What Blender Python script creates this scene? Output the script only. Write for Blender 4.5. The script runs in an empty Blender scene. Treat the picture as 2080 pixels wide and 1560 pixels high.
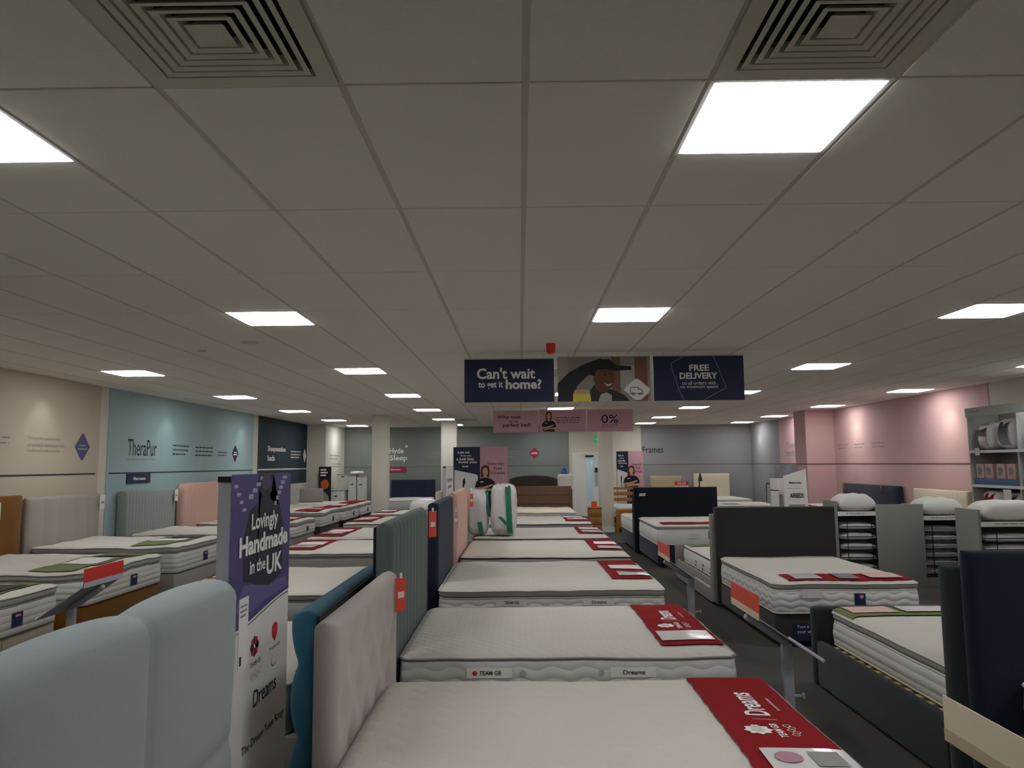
import bpy, bmesh, math, random
from mathutils import Vector, Matrix, noise
random.seed(7)
S = bpy.context.scene
COL = S.collection
PI = math.pi

# ------------------------------------------------------------------ camera, world, exposure
HC, CZ = 1.70, 2.93          # eye height, ceiling height
FPX, YAW, PITCH, ROLL = 1537.46, -0.009384, 0.105311, -0.008927
def cam_axes():
    f = Vector((math.sin(YAW)*math.cos(PITCH), math.cos(YAW)*math.cos(PITCH), math.sin(PITCH)))
    r = Vector((math.cos(YAW), -math.sin(YAW), 0)); u = r.cross(f)
    c, s = math.cos(ROLL), math.sin(ROLL)
    return r*c + u*s, u*c - r*s, f
cr, cu, cf = cam_axes()
cam = bpy.data.cameras.new('camera'); cam.sensor_width = 36; cam.lens = FPX/2080*36
cam.clip_start = 0.05; cam.clip_end = 100
co = bpy.data.objects.new('camera', cam); COL.objects.link(co)
co.matrix_world = Matrix(((cr.x, cu.x, -cf.x, 0), (cr.y, cu.y, -cf.y, 0), (cr.z, cu.z, -cf.z, HC), (0, 0, 0, 1)))
S.camera = co
S.view_settings.view_transform = 'Standard'; S.view_settings.look = 'None'
S.view_settings.gamma = 1.0; S.view_settings.use_curve_mapping = False
S.view_settings.exposure = 0.13
wd = bpy.data.worlds.new('world'); S.world = wd; wd.use_nodes = True
wd.node_tree.nodes['Background'].inputs[0].default_value = (0.5, 0.5, 0.5, 1)
wd.node_tree.nodes['Background'].inputs[1].default_value = 0.02
S.cycles.use_light_tree = False
PANEL_L = 16.5               # radiance of the LED panels
SPOT_W = 8.0                # wall-wash spots

# ------------------------------------------------------------------ materials
def lin(h):
    if isinstance(h, tuple): return h
    c = [int(h[i:i+2], 16)/255 for i in (0, 2, 4)]
    return tuple(x/12.92 if x <= .04045 else ((x+.055)/1.055)**2.4 for x in c)
MATS = {}
def mat(name, col, rough=.8, var=.06, scale=30, bump=0.0, bscale=300, spec=.3, metal=0, emit=0, quilt=None, sheen=0, alpha=1, trans=0, grain=None):
    if name in MATS: return MATS[name]
    m = bpy.data.materials.new(name); m.use_nodes = True; MATS[name] = m
    nt = m.node_tree; N = nt.nodes; K = nt.links; b = N['Principled BSDF']
    c = lin(col)
    b.inputs['Roughness'].default_value = rough; b.inputs['Metallic'].default_value = metal
    b.inputs['Specular IOR Level'].default_value = spec
    if sheen: b.inputs['Sheen Weight'].default_value = sheen
    if trans: b.inputs['Transmission Weight'].default_value = trans
    b.inputs['Alpha'].default_value = alpha
    tc = N.new('ShaderNodeTexCoord')
    if emit:
        b.inputs['Emission Color'].default_value = (*c, 1); b.inputs['Emission Strength'].default_value = emit
    nz = N.new('ShaderNodeTexNoise'); nz.inputs['Scale'].default_value = scale; nz.inputs['Detail'].default_value = 4
    K.new(tc.outputs['Object'], nz.inputs['Vector'])
    if grain:
        mp = N.new('ShaderNodeMapping'); mp.inputs['Scale'].default_value = grain
        K.new(tc.outputs['Object'], mp.inputs['Vector']); K.new(mp.outputs['Vector'], nz.inputs['Vector'])
    mx = N.new('ShaderNodeMix'); mx.data_type = 'RGBA'
    mx.inputs['A'].default_value = (*[min(1, x*(1+var)) for x in c], 1); mx.inputs['B'].default_value = (*[x*(1-var) for x in c], 1)
    K.new(nz.outputs['Fac'], mx.inputs['Factor']); K.new(mx.outputs['Result'], b.inputs['Base Color'])
    h = None
    def M(op, a, c2=None, **k):
        n = N.new('ShaderNodeMath'); n.operation = op
        for i, v in enumerate((a, c2)):
            if v is None: continue
            if isinstance(v, (int, float)): n.inputs[i].default_value = v
            else: K.new(v, n.inputs[i])
        return n.outputs[0]
    if quilt:
        sp = N.new('ShaderNodeSeparateXYZ'); K.new(tc.outputs['Object'], sp.inputs[0]); X, Y, Z = sp.outputs
        if quilt == 'zigzag':
            v = M('ADD', Y, M('MULTIPLY', M('PINGPONG', X, .075), .9))
            h = M('MULTIPLY', M('SINE', M('MULTIPLY', M('PINGPONG', v, .06), PI/.06*.5)), 1.0)
        elif quilt == 'dots':
            h = M('MULTIPLY', M('ABSOLUTE', M('SINE', M('MULTIPLY', M('ADD', X, Y), 38))), M('ABSOLUTE', M('SINE', M('MULTIPLY', M('SUBTRACT', X, Y), 38))))
        elif quilt == 'wave':
            u = M('ADD', X, Y)
            w = M('ADD', Z, M('MULTIPLY', M('SINE', M('MULTIPLY', u, 2*PI/.19)), .011))
            h = M('ABSOLUTE', M('SINE', M('MULTIPLY', w, PI/.062)))
        elif quilt == 'rows':
            h = M('ABSOLUTE', M('SINE', M('MULTIPLY', Z, PI/.06)))
        elif quilt == 'soft':
            n2 = N.new('ShaderNodeTexNoise'); n2.inputs['Scale'].default_value = 9; K.new(tc.outputs['Object'], n2.inputs['Vector']); h = n2.outputs['Fac']
        bp = N.new('ShaderNodeBump'); bp.inputs['Strength'].default_value = (.3 if quilt in ('dots', 'zigzag') else .6); bp.inputs['Distance'].default_value = .01
        K.new(h, bp.inputs['Height']); K.new(bp.outputs['Normal'], b.inputs['Normal'])
    elif bump:
        n3 = N.new('ShaderNodeTexNoise'); n3.inputs['Scale'].default_value = bscale; n3.inputs['Detail'].default_value = 3
        K.new(tc.outputs['Object'], n3.inputs['Vector'])
        bp = N.new('ShaderNodeBump'); bp.inputs['Strength'].default_value = bump; bp.inputs['Distance'].default_value = .004
        K.new(n3.outputs['Fac'], bp.inputs['Height']); K.new(bp.outputs['Normal'], b.inputs['Normal'])
    return m
def fab(name, col, var=.12): return mat(name, col, .95, var, 220, .5, 500, .1, sheen=.15)
def paint(name, col): return mat(name, col, .75, .03, 4, .1, 200, .25)
def gloss(name, col, rough=.35, **k): return mat(name, col, rough, .02, 10, spec=.4, **k)

M_TILE = mat('ceiling_tile_white', 'eae6de', .9, .04, 60, .35, 260, .1)
M_TEE = mat('ceiling_tee', 'c9c4ba', .6, .02, 10)
M_VENT = gloss('vent_enamel', 'cbc6b4', .5)
M_DARK = mat('void_dark', '0c0c0c', .9)
M_CARPET = mat('carpet_charcoal', '55524e', .98, .28, 420, .8, 600, .05)
M_CREAMWALL = paint('wall_cream', 'cdc5b6'); M_BEIGEWALL = paint('wall_beige', 'b9ae9e')
M_BLUEWALL = paint('wall_blue', '97aeb1'); M_NAVYWALL = paint('wall_slate', '2c3a42')
M_GREENWALL = paint('wall_sage', '7b807a'); M_GREYWALL = paint('wall_lilac', '918e90'); M_PINKWALL = paint('wall_pink', 'c8a4a1')
M_WHITE = paint('white_paint', 'dedbd4'); M_OFFW = paint('offwhite_paint', 'd2cdc0')
M_TXT = mat('print_dark', '2b2a30', .7); M_TXTW = mat('print_white', 'e4e1dc', .6); M_TXTG = mat('print_grey', '8f8b85', .7)
M_NAVYP = mat('print_navy', '232a4a', .5, .02); M_PURP = mat('print_purple', '4c4376', .5, .05, 8); M_PINKP = mat('print_pink', 'c79aa4', .5, .02)
M_RED = mat('runner_red', '86191f', .9, .06, 220, .4, 500, .1); M_GREEN = fab('runner_green', '66703f', .06)
M_REDP = mat('print_red', 'c9302c', .45, .02); M_ORANGE = mat('card_red_orange', 'd8503a', .5, .03); M_CRIM = mat('print_crimson', 'a81f44', .5, .02)
M_TOPZ = mat('ticking_zigzag', 'c9c2b8', .9, .03, 40, spec=.1, quilt='zigzag')
M_TOPD = mat('ticking_dots', 'c9c3b9', .9, .03, 40, spec=.1, quilt='dots')
M_TOP = mat('ticking_plain', 'cbc5bb', .9, .03, 40, spec=.1, quilt='soft')
M_SIDEW = mat('border_wave', 'c9c8c4', .9, .03, 40, spec=.1, quilt='wave')
M_SIDER = mat('border_rows', 'cbc7c0', .9, .03, 40, spec=.1, quilt='rows')
M_SIDEG = mat('border_grey', 'a8a6a2', .9, .05, 60, spec=.1, bump=.3)
M_PIPEG = fab('piping_grey', '8f8d89'); M_PIPEW = fab('piping_white', 'd4cfc6'); M_PIPEB = fab('piping_black', '2a2928')
M_LBLUE = fab('fabric_pale_blue', 'a3adad', .06); M_TEAL = fab('fabric_teal', '2f5e73'); M_BLACKC = fab('backing_black', '1b1c1e')
M_BLUSHW = fab('fabric_pale_blush', 'b9aea8', .06); M_DGREEN = fab('fabric_sage_green', '5d6a67'); M_NAVY = fab('fabric_navy', '262c3e')
M_PINK = fab('fabric_pink', 'd3a898'); M_TAUPE = fab('fabric_taupe', '8d867e'); M_CREAMF = fab('fabric_cream', 'cdc2aa'); M_CHAR = fab('fabric_charcoal', '3c3a38')
M_BOTTLE = fab('fabric_dark_green', '2f3837'); M_OCHRE = fab('fabric_ochre', '75490f'); M_GREYF = fab('fabric_grey', '9d968f'); M_GREYG = fab('fabric_grey_green', '8b918c')
M_INKN = fab('fabric_night_navy', '1b2030'); M_BROWNF = fab('fabric_brown', '4b433c'); M_INK = fab('fabric_ink', '15171f'); M_STONE = fab('fabric_stone', 'a49a88')
M_WOOD = mat('wood_walnut', '5f4733', .55, .3, 6, spec=.3, grain=(1, 8, 30)); M_OAK = mat('wood_oak', '9a6a32', .5, .25, 6, spec=.3, grain=(2, 8, 30))
M_SLAT = mat('wood_birch', 'd2b67c', .5, .12, 8); M_BLKPL = mat('plastic_black', '191919', .45)
M_STEEL = mat('stand_grey_enamel', 'a9aab2', .4, .02, 10, spec=.5); M_CLEAR = mat('acrylic_edge', 'c8ced0', .15, .02, 10, spec=.6, alpha=.55)
M_PAPER = mat('paper_white', 'dedad6', .6, .02); M_SLEEVE = mat('plastic_sleeve', 'd8d5d2', .12, .03, 12, spec=.8, bump=.25, bscale=18)
M_CREAMP = paint('card_cream', 'd8c9ad'); M_PILLOW = mat('pillow_white', 'd8d6cf', .85, .03, 12, spec=.1, quilt='soft'); M_BAG = mat('bag_clear_white', 'd8d3d2', .3, .04, 10, spec=.5, bump=.5, bscale=25)
M_TEALR = mat('ribbon_teal', '7fe0c6', .5, .05); M_RACKP = mat('rack_panel_grey', '85857f', .7, .08, 200, .2, 500); M_GREYPL = paint('shelf_grey', '9b9d98')
M_SKIN = mat('print_skin', 'c79b86', .6); M_HAIR = mat('print_hair', '5a3226', .6); M_BLKP = mat('print_black', '1a1a1e', .6)
M_BROWNP = mat('print_brown_skin', '6b4433', .6); M_YELP = mat('print_yellow', 'd9cf52', .6); M_GREYP = mat('print_grey', '8f8a83', .6, .2, 5); M_BRICKP = mat('print_brick', '7c5646', .6, .2, 6)
M_BRASS = mat('brass', 'c39a4a', .25, .05, 10, spec=.5, metal=1); M_LED = mat('led_panel', (.965, .985, 1), .5, 0, emit=PANEL_L)
M_EXIT = mat('exit_green', '12a05a', .5, 0, emit=.5); M_WIN = mat('vision_glass', 'a9c8d0', .1, .05, 6, spec=.6, emit=.12)
M_BLUEB = mat('bottle_blue', '2b5aa8', .2, .05, spec=.6); M_TAN = fab('fabric_tan', 'ab9a7e'); M_SKYB = mat('cloth_blue', '4d86ad', .8)
M_FIRE = mat('print_orange', 'b5592c', .6, .4, 9); M_PINKBOX = mat('carton_pink', 'c9a49c', .6, .08); M_BAND = mat('band_brown', '8a6f5c', .3, .1, 12, spec=.6); M_BANDG = mat('band_grey', '77777a', .25, .1, 12, spec=.6)
M_STAIN = paint('cassette_cream', 'b8a888')

# ------------------------------------------------------------------ mesh helpers
PMAT = {}
def link(o): COL.objects.link(o); return o
def obj(name, bm, m, parent=None, world=False, smooth=False, sub=None):
    bmesh.ops.recalc_face_normals(bm, faces=bm.faces)
    me = bpy.data.meshes.new(name); bm.to_mesh(me); bm.free()
    me.materials.append(m)
    if smooth:
        for p in me.polygons: p.use_smooth = True
        if smooth != True:
            try: me.set_sharp_from_angle(angle=smooth)
            except Exception: pass
    o = link(bpy.data.objects.new(name, me))
    if parent is not None:
        o.parent = parent
        if world: o.matrix_parent_inverse = PMAT[parent.name].inverted()
        PMAT[o.name] = PMAT[parent.name] if not world else Matrix()
    else: PMAT[o.name] = Matrix()
    return o
def tag(o, label, cat, group=None):
    o['label'] = label; o['category'] = cat
    if group: o['group'] = group
    return o
def thing(name, label, cat, loc=(0, 0, 0), rot=0, group=None):
    o = link(bpy.data.objects.new(name, None)); o.empty_display_size = .1
    o.location = loc; o.rotation_euler = (0, 0, rot)
    PMAT[o.name] = Matrix.Translation(Vector(loc)) @ Matrix.Rotation(rot, 4, 'Z')
    return tag(o, label, cat, group)
def struct(o): o['kind'] = 'structure'; return o
def place(o, loc, rot=0):
    o.location = loc; o.rotation_euler = (0, 0, rot); PMAT[o.name] = Matrix.Translation(Vector(loc)) @ Matrix.Rotation(rot, 4, 'Z'); return o
def copy_tree(o, parent=None):
    c = o.copy(); link(c)
    if parent is not None: c.parent = parent
    PMAT[c.name] = PMAT[o.name]
    for ch in list(o.children): copy_tree(ch, c)
    return c
def bbox(bm, x0, x1, y0, y1, z0, z1, r=0, seg=2):
    v = [bm.verts.new((x, y, z)) for x in (x0, x1) for y in (y0, y1) for z in (z0, z1)]
    F = [bm.faces.new([v[i] for i in q]) for q in ((0, 1, 3, 2), (4, 6, 7, 5), (0, 4, 5, 1), (2, 3, 7, 6), (0, 2, 6, 4), (1, 5, 7, 3))]
    if r:
        E = list({e for f in F for e in f.edges})
        bmesh.ops.bevel(bm, geom=E, offset=r, segments=seg, profile=.5, affect='EDGES')
    return bm
def box(name, d, m, parent=None, world=False, r=0, seg=2, smooth=False):
    return obj(name, bbox(bmesh.new(), *d, r, seg), m, parent, world, smooth or (.7 if r else False))
def boxes(name, ds, m, parent=None, world=False, r=0):
    bm = bmesh.new()
    for d in ds: bbox(bm, *d, r)
    return obj(name, bm, m, parent, world)
def tube_bm(bm, pts, r, n=6, closed=False):
    P = [Vector(p) for p in pts]; rings = []
    for i, p in enumerate(P):
        a = P[i-1] if (i or closed) else p; b = P[(i+1) % len(P)] if (i < len(P)-1 or closed) else p
        t = (b-a).normalized(); s = t.cross(Vector((0, 0, 1)))
        if s.length < 1e-3: s = t.cross(Vector((0, 1, 0)))
        s.normalize(); w = t.cross(s)
        rr = r[i] if isinstance(r, (list, tuple)) else r
        rings.append([bm.verts.new(p + rr*(math.cos(2*PI*k/n)*s + math.sin(2*PI*k/n)*w)) for k in range(n)])
    m = len(P) if closed else len(P)-1
    for i in range(m):
        A, B = rings[i], rings[(i+1) % len(P)]
        for k in range(n): bm.faces.new((A[k], A[(k+1) % n], B[(k+1) % n], B[k]))
    if not closed: bm.faces.new(rings[0][::-1]); bm.faces.new(rings[-1])
    return bm
def tube(name, pts, r, m, parent=None, world=False, n=8, closed=False): return obj(name, tube_bm(bmesh.new(), pts, r, n, closed), m, parent, world, .9)
def lathe(name, prof, m, parent=None, world=False, c=(0, 0, 0), n=20):
    bm = bmesh.new(); R = [[bm.verts.new((c[0]+r*math.cos(2*PI*k/n), c[1]+r*math.sin(2*PI*k/n), c[2]+z)) for k in range(n)] for r, z in prof]
    for A, B in zip(R, R[1:]):
        for k in range(n): bm.faces.new((A[k], A[(k+1) % n], B[(k+1) % n], B[k]))
    bm.faces.new(R[0][::-1]); bm.faces.new(R[-1])
    return obj(name, bm, m, parent, world, .7)
class Plane:            # a printed surface: origin, reading direction, up; n = towards the reader
    def __init__(s, o, r, u): s.o, s.r, s.u = Vector(o), Vector(r).normalized(), Vector(u).normalized(); s.n = s.r.cross(s.u)
    def p(s, a, b, h=0): return s.o + s.r*a + s.u*b + s.n*h
def poly(name, pl, pts, m, parent, world=True, h=.002, t=.0015):
    bm = bmesh.new(); A = [bm.verts.new(pl.p(a, b, h)) for a, b in pts]; B = [bm.verts.new(pl.p(a, b, h-t)) for a, b in pts]
    bm.faces.new(A); bm.faces.new(B[::-1]); n = len(A)
    for i in range(n): bm.faces.new((A[i], B[i], B[(i+1) % n], A[(i+1) % n]))
    bmesh.ops.triangulate(bm, faces=[f for f in bm.faces if len(f.verts) > 4])
    return obj(name, bm, m, parent, world)
def rects(name, pl, rs, m, parent, world=True, h=.002, t=.0015):
    bm = bmesh.new()
    for a0, a1, b0, b1 in rs:
        A = [bm.verts.new(pl.p(a, b, h)) for a, b in ((a0, b0), (a1, b0), (a1, b1), (a0, b1))]
        B = [bm.verts.new(pl.p(a, b, h-t)) for a, b in ((a0, b0), (a1, b0), (a1, b1), (a0, b1))]
        bm.faces.new(A); bm.faces.new(B[::-1])
        for i in range(4): bm.faces.new((A[i], B[i], B[(i+1) % 4], A[(i+1) % 4]))
    return obj(name, bm, m, parent, world)
def ell(a, b, ra, rb, n=20, a0=0, a1=2*PI): return [(a+ra*math.cos(a0+(a1-a0)*k/n), b+rb*math.sin(a0+(a1-a0)*k/n)) for k in range(n if a1-a0 > 6.2 else n+1)]
def outline(name, pl, pts, w, m, parent, world=True, h=.003, closed=True):
    bm = bmesh.new(); n = len(pts)
    for i in range(n if closed else n-1):
        a, b = Vector((*pts[i], 0)), Vector((*pts[(i+1) % n], 0)); d = (b-a)
        if d.length < 1e-6: continue
        d.normalize(); s = Vector((-d.y, d.x, 0))*w/2; a2, b2 = a-d*w*.3, b+d*w*.3
        bm.faces.new([bm.verts.new(pl.p(q.x, q.y, h)) for q in (a2-s, b2-s, b2+s, a2+s)])
    return obj(name, bm, m, parent, world)
TXC = {}
def text_mesh(s, bold, shear):
    k = (s, bold, shear)
    if k not in TXC:
        c = bpy.data.curves.new('t', 'FONT'); c.body = s; c.size = 1; c.offset = bold; c.shear = shear; c.resolution_u = 3; c.align_x = 'CENTER'; c.space_line = .85
        o = bpy.data.objects.new('t', c); COL.objects.link(o); bpy.context.view_layer.update()
        me = bpy.data.meshes.new_from_object(o.evaluated_get(bpy.context.evaluated_depsgraph_get()))
        V = [v.co.copy() for v in me.vertices]; F = [tuple(p.vertices) for p in me.polygons]
        bpy.data.objects.remove(o); bpy.data.curves.remove(c); bpy.data.meshes.remove(me)
        xs = [v.x for v in V]; ys = [v.y for v in V]; TXC[k] = (V, F, min(xs), max(xs), min(ys), max(ys))
    return TXC[k]
def text(s, pl, a0, a1, b0, b1, m, parent, world=True, h=.003, bold=.0, shear=0, zf=None, name='lettering'):
    V, F, x0, x1, y0, y1 = text_mesh(s, bold, shear); bm = bmesh.new(); vs = []
    for v in V:
        p = pl.p(a0+(v.x-x0)/(x1-x0)*(a1-a0), b0+(v.y-y0)/(y1-y0)*(b1-b0), h)
        if zf: p.z = zf(p.x, p.y)+h
        vs.append(bm.verts.new(p))
    for f in F:
        try: bm.faces.new([vs[i] for i in f])
        except ValueError: pass
    return obj(name, bm, m, parent, world)
def blurb(pl, a0, a1, b0, b1, n, m, parent, world=True, h=.002, seed=1):   # print too small to read: broken rows of word-long dashes
    rnd = random.Random(seed); rs = []; lh = (b1-b0)/n
    for i in range(n):
        x = a0; end = a1-(rnd.random()*.3*(a1-a0) if i == n-1 else rnd.random()*.08*(a1-a0)); top = b1-i*lh
        while x < end:
            w = min((a1-a0)*(.06+.13*rnd.random()), end-x); rs.append((x, x+w, top-lh*.55, top-lh*.22)); x += w+(a1-a0)*.03
    return rects('lettering', pl, rs, m, parent, world, h)

# ------------------------------------------------------------------ room shell
XL, XR, YB, YF = -6.35, 7.55, 24.85, -3.0
def wallbox(name, d, m): return struct(box(name, d, m))
floor = wallbox('floor', (XL-.15, XR+.15, YF-.15, YB+.6, -.12, 0), M_CARPET)
wl = wallbox('wall_left', (XL-.15, XL, YF, YB, 0, CZ), M_CREAMWALL)
wr = wallbox('wall_right', (XR, XR+.15, YF, YB, 0, CZ), M_CREAMWALL)
wb = wallbox('wall_back', (XL-.15, XR+.15, YB, YB+.15, 0, CZ), M_CREAMWALL)
wf = wallbox('wall_front', (XL-.15, XR+.15, YF-.15, YF, 0, CZ), M_CREAMWALL)
def panel(parent, d, m): return box('wall_panel', d, m, parent, True)
panel(wl, (XL, XL+.012, YF, 11.38, 0, CZ), M_BEIGEWALL)
panel(wl, (XL, XL+.012, 11.62, 18.0, 0, CZ), M_BLUEWALL)
panel(wl, (XL, XL+.012, 18.35, 22.55, 0, CZ), M_NAVYWALL)
panel(wb, (-5.75, 1.61, YB-.012, YB, 0, CZ), M_GREENWALL)
panel(wb, (3.97, XR, YB-.012, YB, 0, CZ), M_GREYWALL)
panel(wr, (XR-.012, XR, 22.1, YB-.012, 0, CZ), M_GREYWALL)
panel(wr, (XR-.012, XR, 12.2, 22.1, 0, CZ), M_PINKWALL)
struct(box('wall_nib', (XL, -5.78, 22.55, YB, 0, CZ), M_OFFW))
pil = struct(box('pillar', (6.86, XR, 18.25, 19.0, 0, CZ), M_PINKWALL))
tn = 0
def trim(d, m):
    global tn; tn += 1; return struct(box('trim_%d' % tn, d, m))
M_LINE = mat('groove_line', '35383c', .7); M_LINEP = mat('groove_pink', '6e5453', .7); M_LINEW = mat('line_white', 'cfcfca', .7); M_LINEG = mat('groove_grey', '5c5f5a', .7)
trim((XL+.012, XL+.016, YF, 11.3, 1.60, 1.622), M_LINE); trim((XL+.012, XL+.016, 11.68, 18.0, 1.60, 1.622), M_LINE); trim((XL+.012, XL+.016, 18.35, 22.55, 1.60, 1.635), M_LINEW)
trim((-5.75, 1.61, YB-.016, YB-.012, 1.63, 1.65), M_LINEG); trim((3.97, XR-.02, YB-.016, YB-.012, 1.63, 1.65), M_LINEG)
trim((XR-.016, XR-.012, 12.2, 18.25, 1.625, 1.65), M_LINEP); trim((6.852, 6.86, 18.25, 19.0, 1.625, 1.65), M_LINEP); trim((6.86, XR-.02, 18.242, 18.25, 1.625, 1.65), M_LINEP); trim((XR-.016, XR-.012, 19.0, YB-.02, 1.625, 1.65), M_LINEG)
for nm, d in (('left', (XL, XL+.02, YF, 22.55, 0, .11)), ('right', (XR-.02, XR, YF, 18.25, 0, .11)), ('back', (-5.75, 1.61, YB-.02, YB, 0, .11))):
    struct(box('baseboard_'+nm, d, M_WHITE))
for x0, x1, y0 in ((-3.63, -3.25, 18.6), (-2.24, -1.79, 21.6), (1.99, 2.33, 19.05)):
    c = struct(box('column', (x0, x1, y0, y0+.38, 0, CZ), M_OFFW, r=.012))
    box('plinth', (x0-.015, x1+.015, y0-.015, y0+.395, 0, .13), M_WHITE, c, True)

# ceiling: tees, lay-in tiles
GX, GY = 0.03, 2.34
LIGHTX = [-5.07, -2.07, 0.93, 3.93, 6.93]; LIGHTY = [2.64+3.6*k for k in range(-1, 6)]+[23.64]
VENTS = [(-0.87, 2.04), (0.93, 2.04), (0.33, 10.14), (-1.47, 20.94)]
slab = struct(box('ceiling', (XL-.15, XR+.15, YF-.15, YB+.15, CZ+.12, CZ+.25), M_DARK))
cells_used = {}
def cell(x, y): return (round((x-GX-.3)/.6), math.floor((y-GY)/1.2+1e-6))
half = {}
for x in LIGHTX:
    for y in LIGHTY: half.setdefault(cell(x, y), []).append('near' if (y-GY) % 1.2 < .6 else 'far')
for x, y in VENTS: half.setdefault(cell(x, y), []).append('near' if (y-GY) % 1.2 < .6 else 'far')
def tile_mesh(w, d):
    bm = bbox(bmesh.new(), -w/2, w/2, -d/2, d/2, 0, .018, .003, 1)
    me = bpy.data.meshes.new('ceiling_tile'); bmesh.ops.recalc_face_normals(bm, faces=bm.faces); bm.to_mesh(me); bm.free(); me.materials.append(M_TILE); return me
tm_full, tm_half = tile_mesh(.576, 1.190), tile_mesh(.576, .590)
far_bm = bmesh.new(); ntile = 0
KX0, KX1 = math.floor((XL-GX)/.6), math.ceil((XR-GX)/.6)
for j in range(-5, 20):
    for i in range(KX0, KX1):
        cx, y0 = GX+.6*i+.3, GY+1.2*j
        if y0 > YB or y0+1.2 < YF: continue
        hs = half.get((i, j), [])
        spans = [(0, 1.2)] if not hs else [s for k, s in (('near', (0, .6)), ('far', (.6, 1.2))) if k not in hs]
        for a, b in spans:
            cy = y0+(a+b)/2; w = .576; xa, xb = max(cx-.288, XL), min(cx+.288, XR); ya, yb = max(y0+a+.0035, YF), min(y0+b-.0035, YB)
            if xb-xa < .02 or yb-ya < .02: continue
            whole = xb-xa > .57 and yb-ya > b-a-.02
            if whole and -0.1 < y0 < 15.0 and abs(cx-GX) < .72*y0+1.6 and ntile < 296:
                o = link(bpy.data.objects.new('ceiling_tile', tm_full if b-a > 1 else tm_half)); o.parent = slab; o.location = (cx, cy, CZ); ntile += 1
            else: bbox(far_bm, xa, xb, ya, yb, CZ, CZ+.018)
ft = obj('ceiling_tiles', far_bm, M_TILE, slab); ft['kind'] = 'stuff'
for i in range(KX0, KX1+1):
    x = GX+.6*i
    if XL < x < XR: box('main_tee', (x-.012, x+.012, YF, YB, CZ+.004, CZ+.03), M_TEE, slab)
for j in range(-5, 20):
    y = GY+1.2*j
    if YF < y < YB: box('cross_tee', (XL, XR, y-.012, y+.012, CZ+.016, CZ+.03), M_TEE, slab)

ORD = ['rear', 'first', 'second', 'third', 'fourth', 'fifth', 'sixth', 'seventh']
LCOL = ['beside the beige and blue wall', 'above the beds behind the banner', 'above the centre row of mattresses', 'above the charcoal headboard row', 'beside the pink wall']
def ceiling_light(x, y, label):
    t = thing('ceiling_light', label, 'ceiling light', (x, y, CZ), 0, 'LED ceiling panels')
    bm = bmesh.new()
    for d in ((-.298, -.283, -.298, .298), (.283, .298, -.298, .298), (-.283, .283, -.298, -.283), (-.283, .283, .283, .298)): bbox(bm, *d, -.001, .02)
    obj('frame', bm, M_WHITE, t)
    bm = bmesh.new(); a, b = .283, .268
    A = [bm.verts.new((x*a, y*a, .004)) for x, y in ((-1, -1), (1, -1), (1, 1), (-1, 1))]; B = [bm.verts.new((x*b, y*b, -.007)) for x, y in ((-1, -1), (1, -1), (1, 1), (-1, 1))]
    for k in range(4): bm.faces.new((A[k], A[(k+1) % 4], B[(k+1) % 4], B[k]))
    bm.faces.new(B[::-1]); obj('diffuser', bm, M_LED, t)
    return t
proto = None
for j, y in enumerate(LIGHTY):
    for i, x in enumerate(LIGHTX):
        lab = 'square LED ceiling panel %s, %s row from the air vents' % (LCOL[i], ORD[j])
        if proto is None: proto = ceiling_light(x, y, lab)
        else:
            o = copy_tree(proto); o.location = (x, y, CZ); o['label'] = lab
VL = ['louvred square air diffuser in the ceiling above the pale blue headboard', 'louvred square air diffuser in the ceiling by the big light panel', 'louvred air diffuser in the ceiling behind the hanging delivery signs', 'cream air diffuser in the ceiling near the back columns']
def diffuser(x, y, label):
    t = thing('ceiling_vent', label, 'air vent', (x, y, CZ), 0, 'ceiling air diffusers')
    bm = bmesh.new()
    def ring(a0, z0, a1, z1, th=.002):
        q = lambda a, z: [(-a, -a, z), (a, -a, z), (a, a, z), (-a, a, z)]
        A = [bm.verts.new(v) for v in q(a0, z0)]; B = [bm.verts.new(v) for v in q(a1, z1)]
        for k in range(4): bm.faces.new((A[k], A[(k+1) % 4], B[(k+1) % 4], B[k]))
    ring(.297, -.004, .238, -.002); ring(.238, -.002, .232, .02); ring(.232, .02, .25, .10)
    obj('frame', bm, M_VENT, t)
    for k in range(6):
        bm = bmesh.new(); a = .226-.034*k; ring(a, -.005, a-.020, -.001); ring(a, -.005, a-.032, .028); ring(a-.020, -.001, a-.032, .0282)
        if k == 5: bm.faces.new([bm.verts.new(v) for v in ((-.037, -.037, -.001), (.037, -.037, -.001), (.037, .037, -.001), (-.037, .037, -.001))])
        obj('louvre', bm, M_VENT, t)
    box('duct', (-.25, .25, -.25, .25, .10, .11), M_DARK, t)
    return t
pv = None
for (x, y), lab in zip(VENTS, VL):
    if pv is None: pv = diffuser(x, y, lab)
    else: o = copy_tree(pv); o.location = (x, y, CZ); o['label'] = lab
# wall-wash downlights
def downlight(x, y, aim, lab, w=SPOT_W, ang=75):
    t = thing('downlight', lab, 'downlight', (x, y, CZ), 0, 'small wall-wash downlights')
    lathe('bezel', [(.055, -.006), (.05, -.008), (.04, -.002), (.04, .0)], M_WHITE, t)
    ld = bpy.data.lights.new('downlight_lamp', 'SPOT'); ld.energy = w; ld.spot_size = math.radians(ang); ld.spot_blend = .9; ld.shadow_soft_size = .03; ld.color = (1, .95, .88)
    lo = link(bpy.data.objects.new('downlight_lamp', ld)); lo.parent = t; lo.location = (0, 0, -.02)
    lo.rotation_euler = (Vector(aim)-Vector((x, y, CZ))).to_track_quat('-Z', 'Y').to_euler()
for y, lab in ((6.4, 'far before the diamond'), (9.96, 'lighting the beige wall print'), (13.56, 'above the blue wall lettering'), (17.2, 'above the blue wall diamond')): downlight(-6.02, y, (-6.35, y, 1.3), 'small round downlight '+lab)
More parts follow.
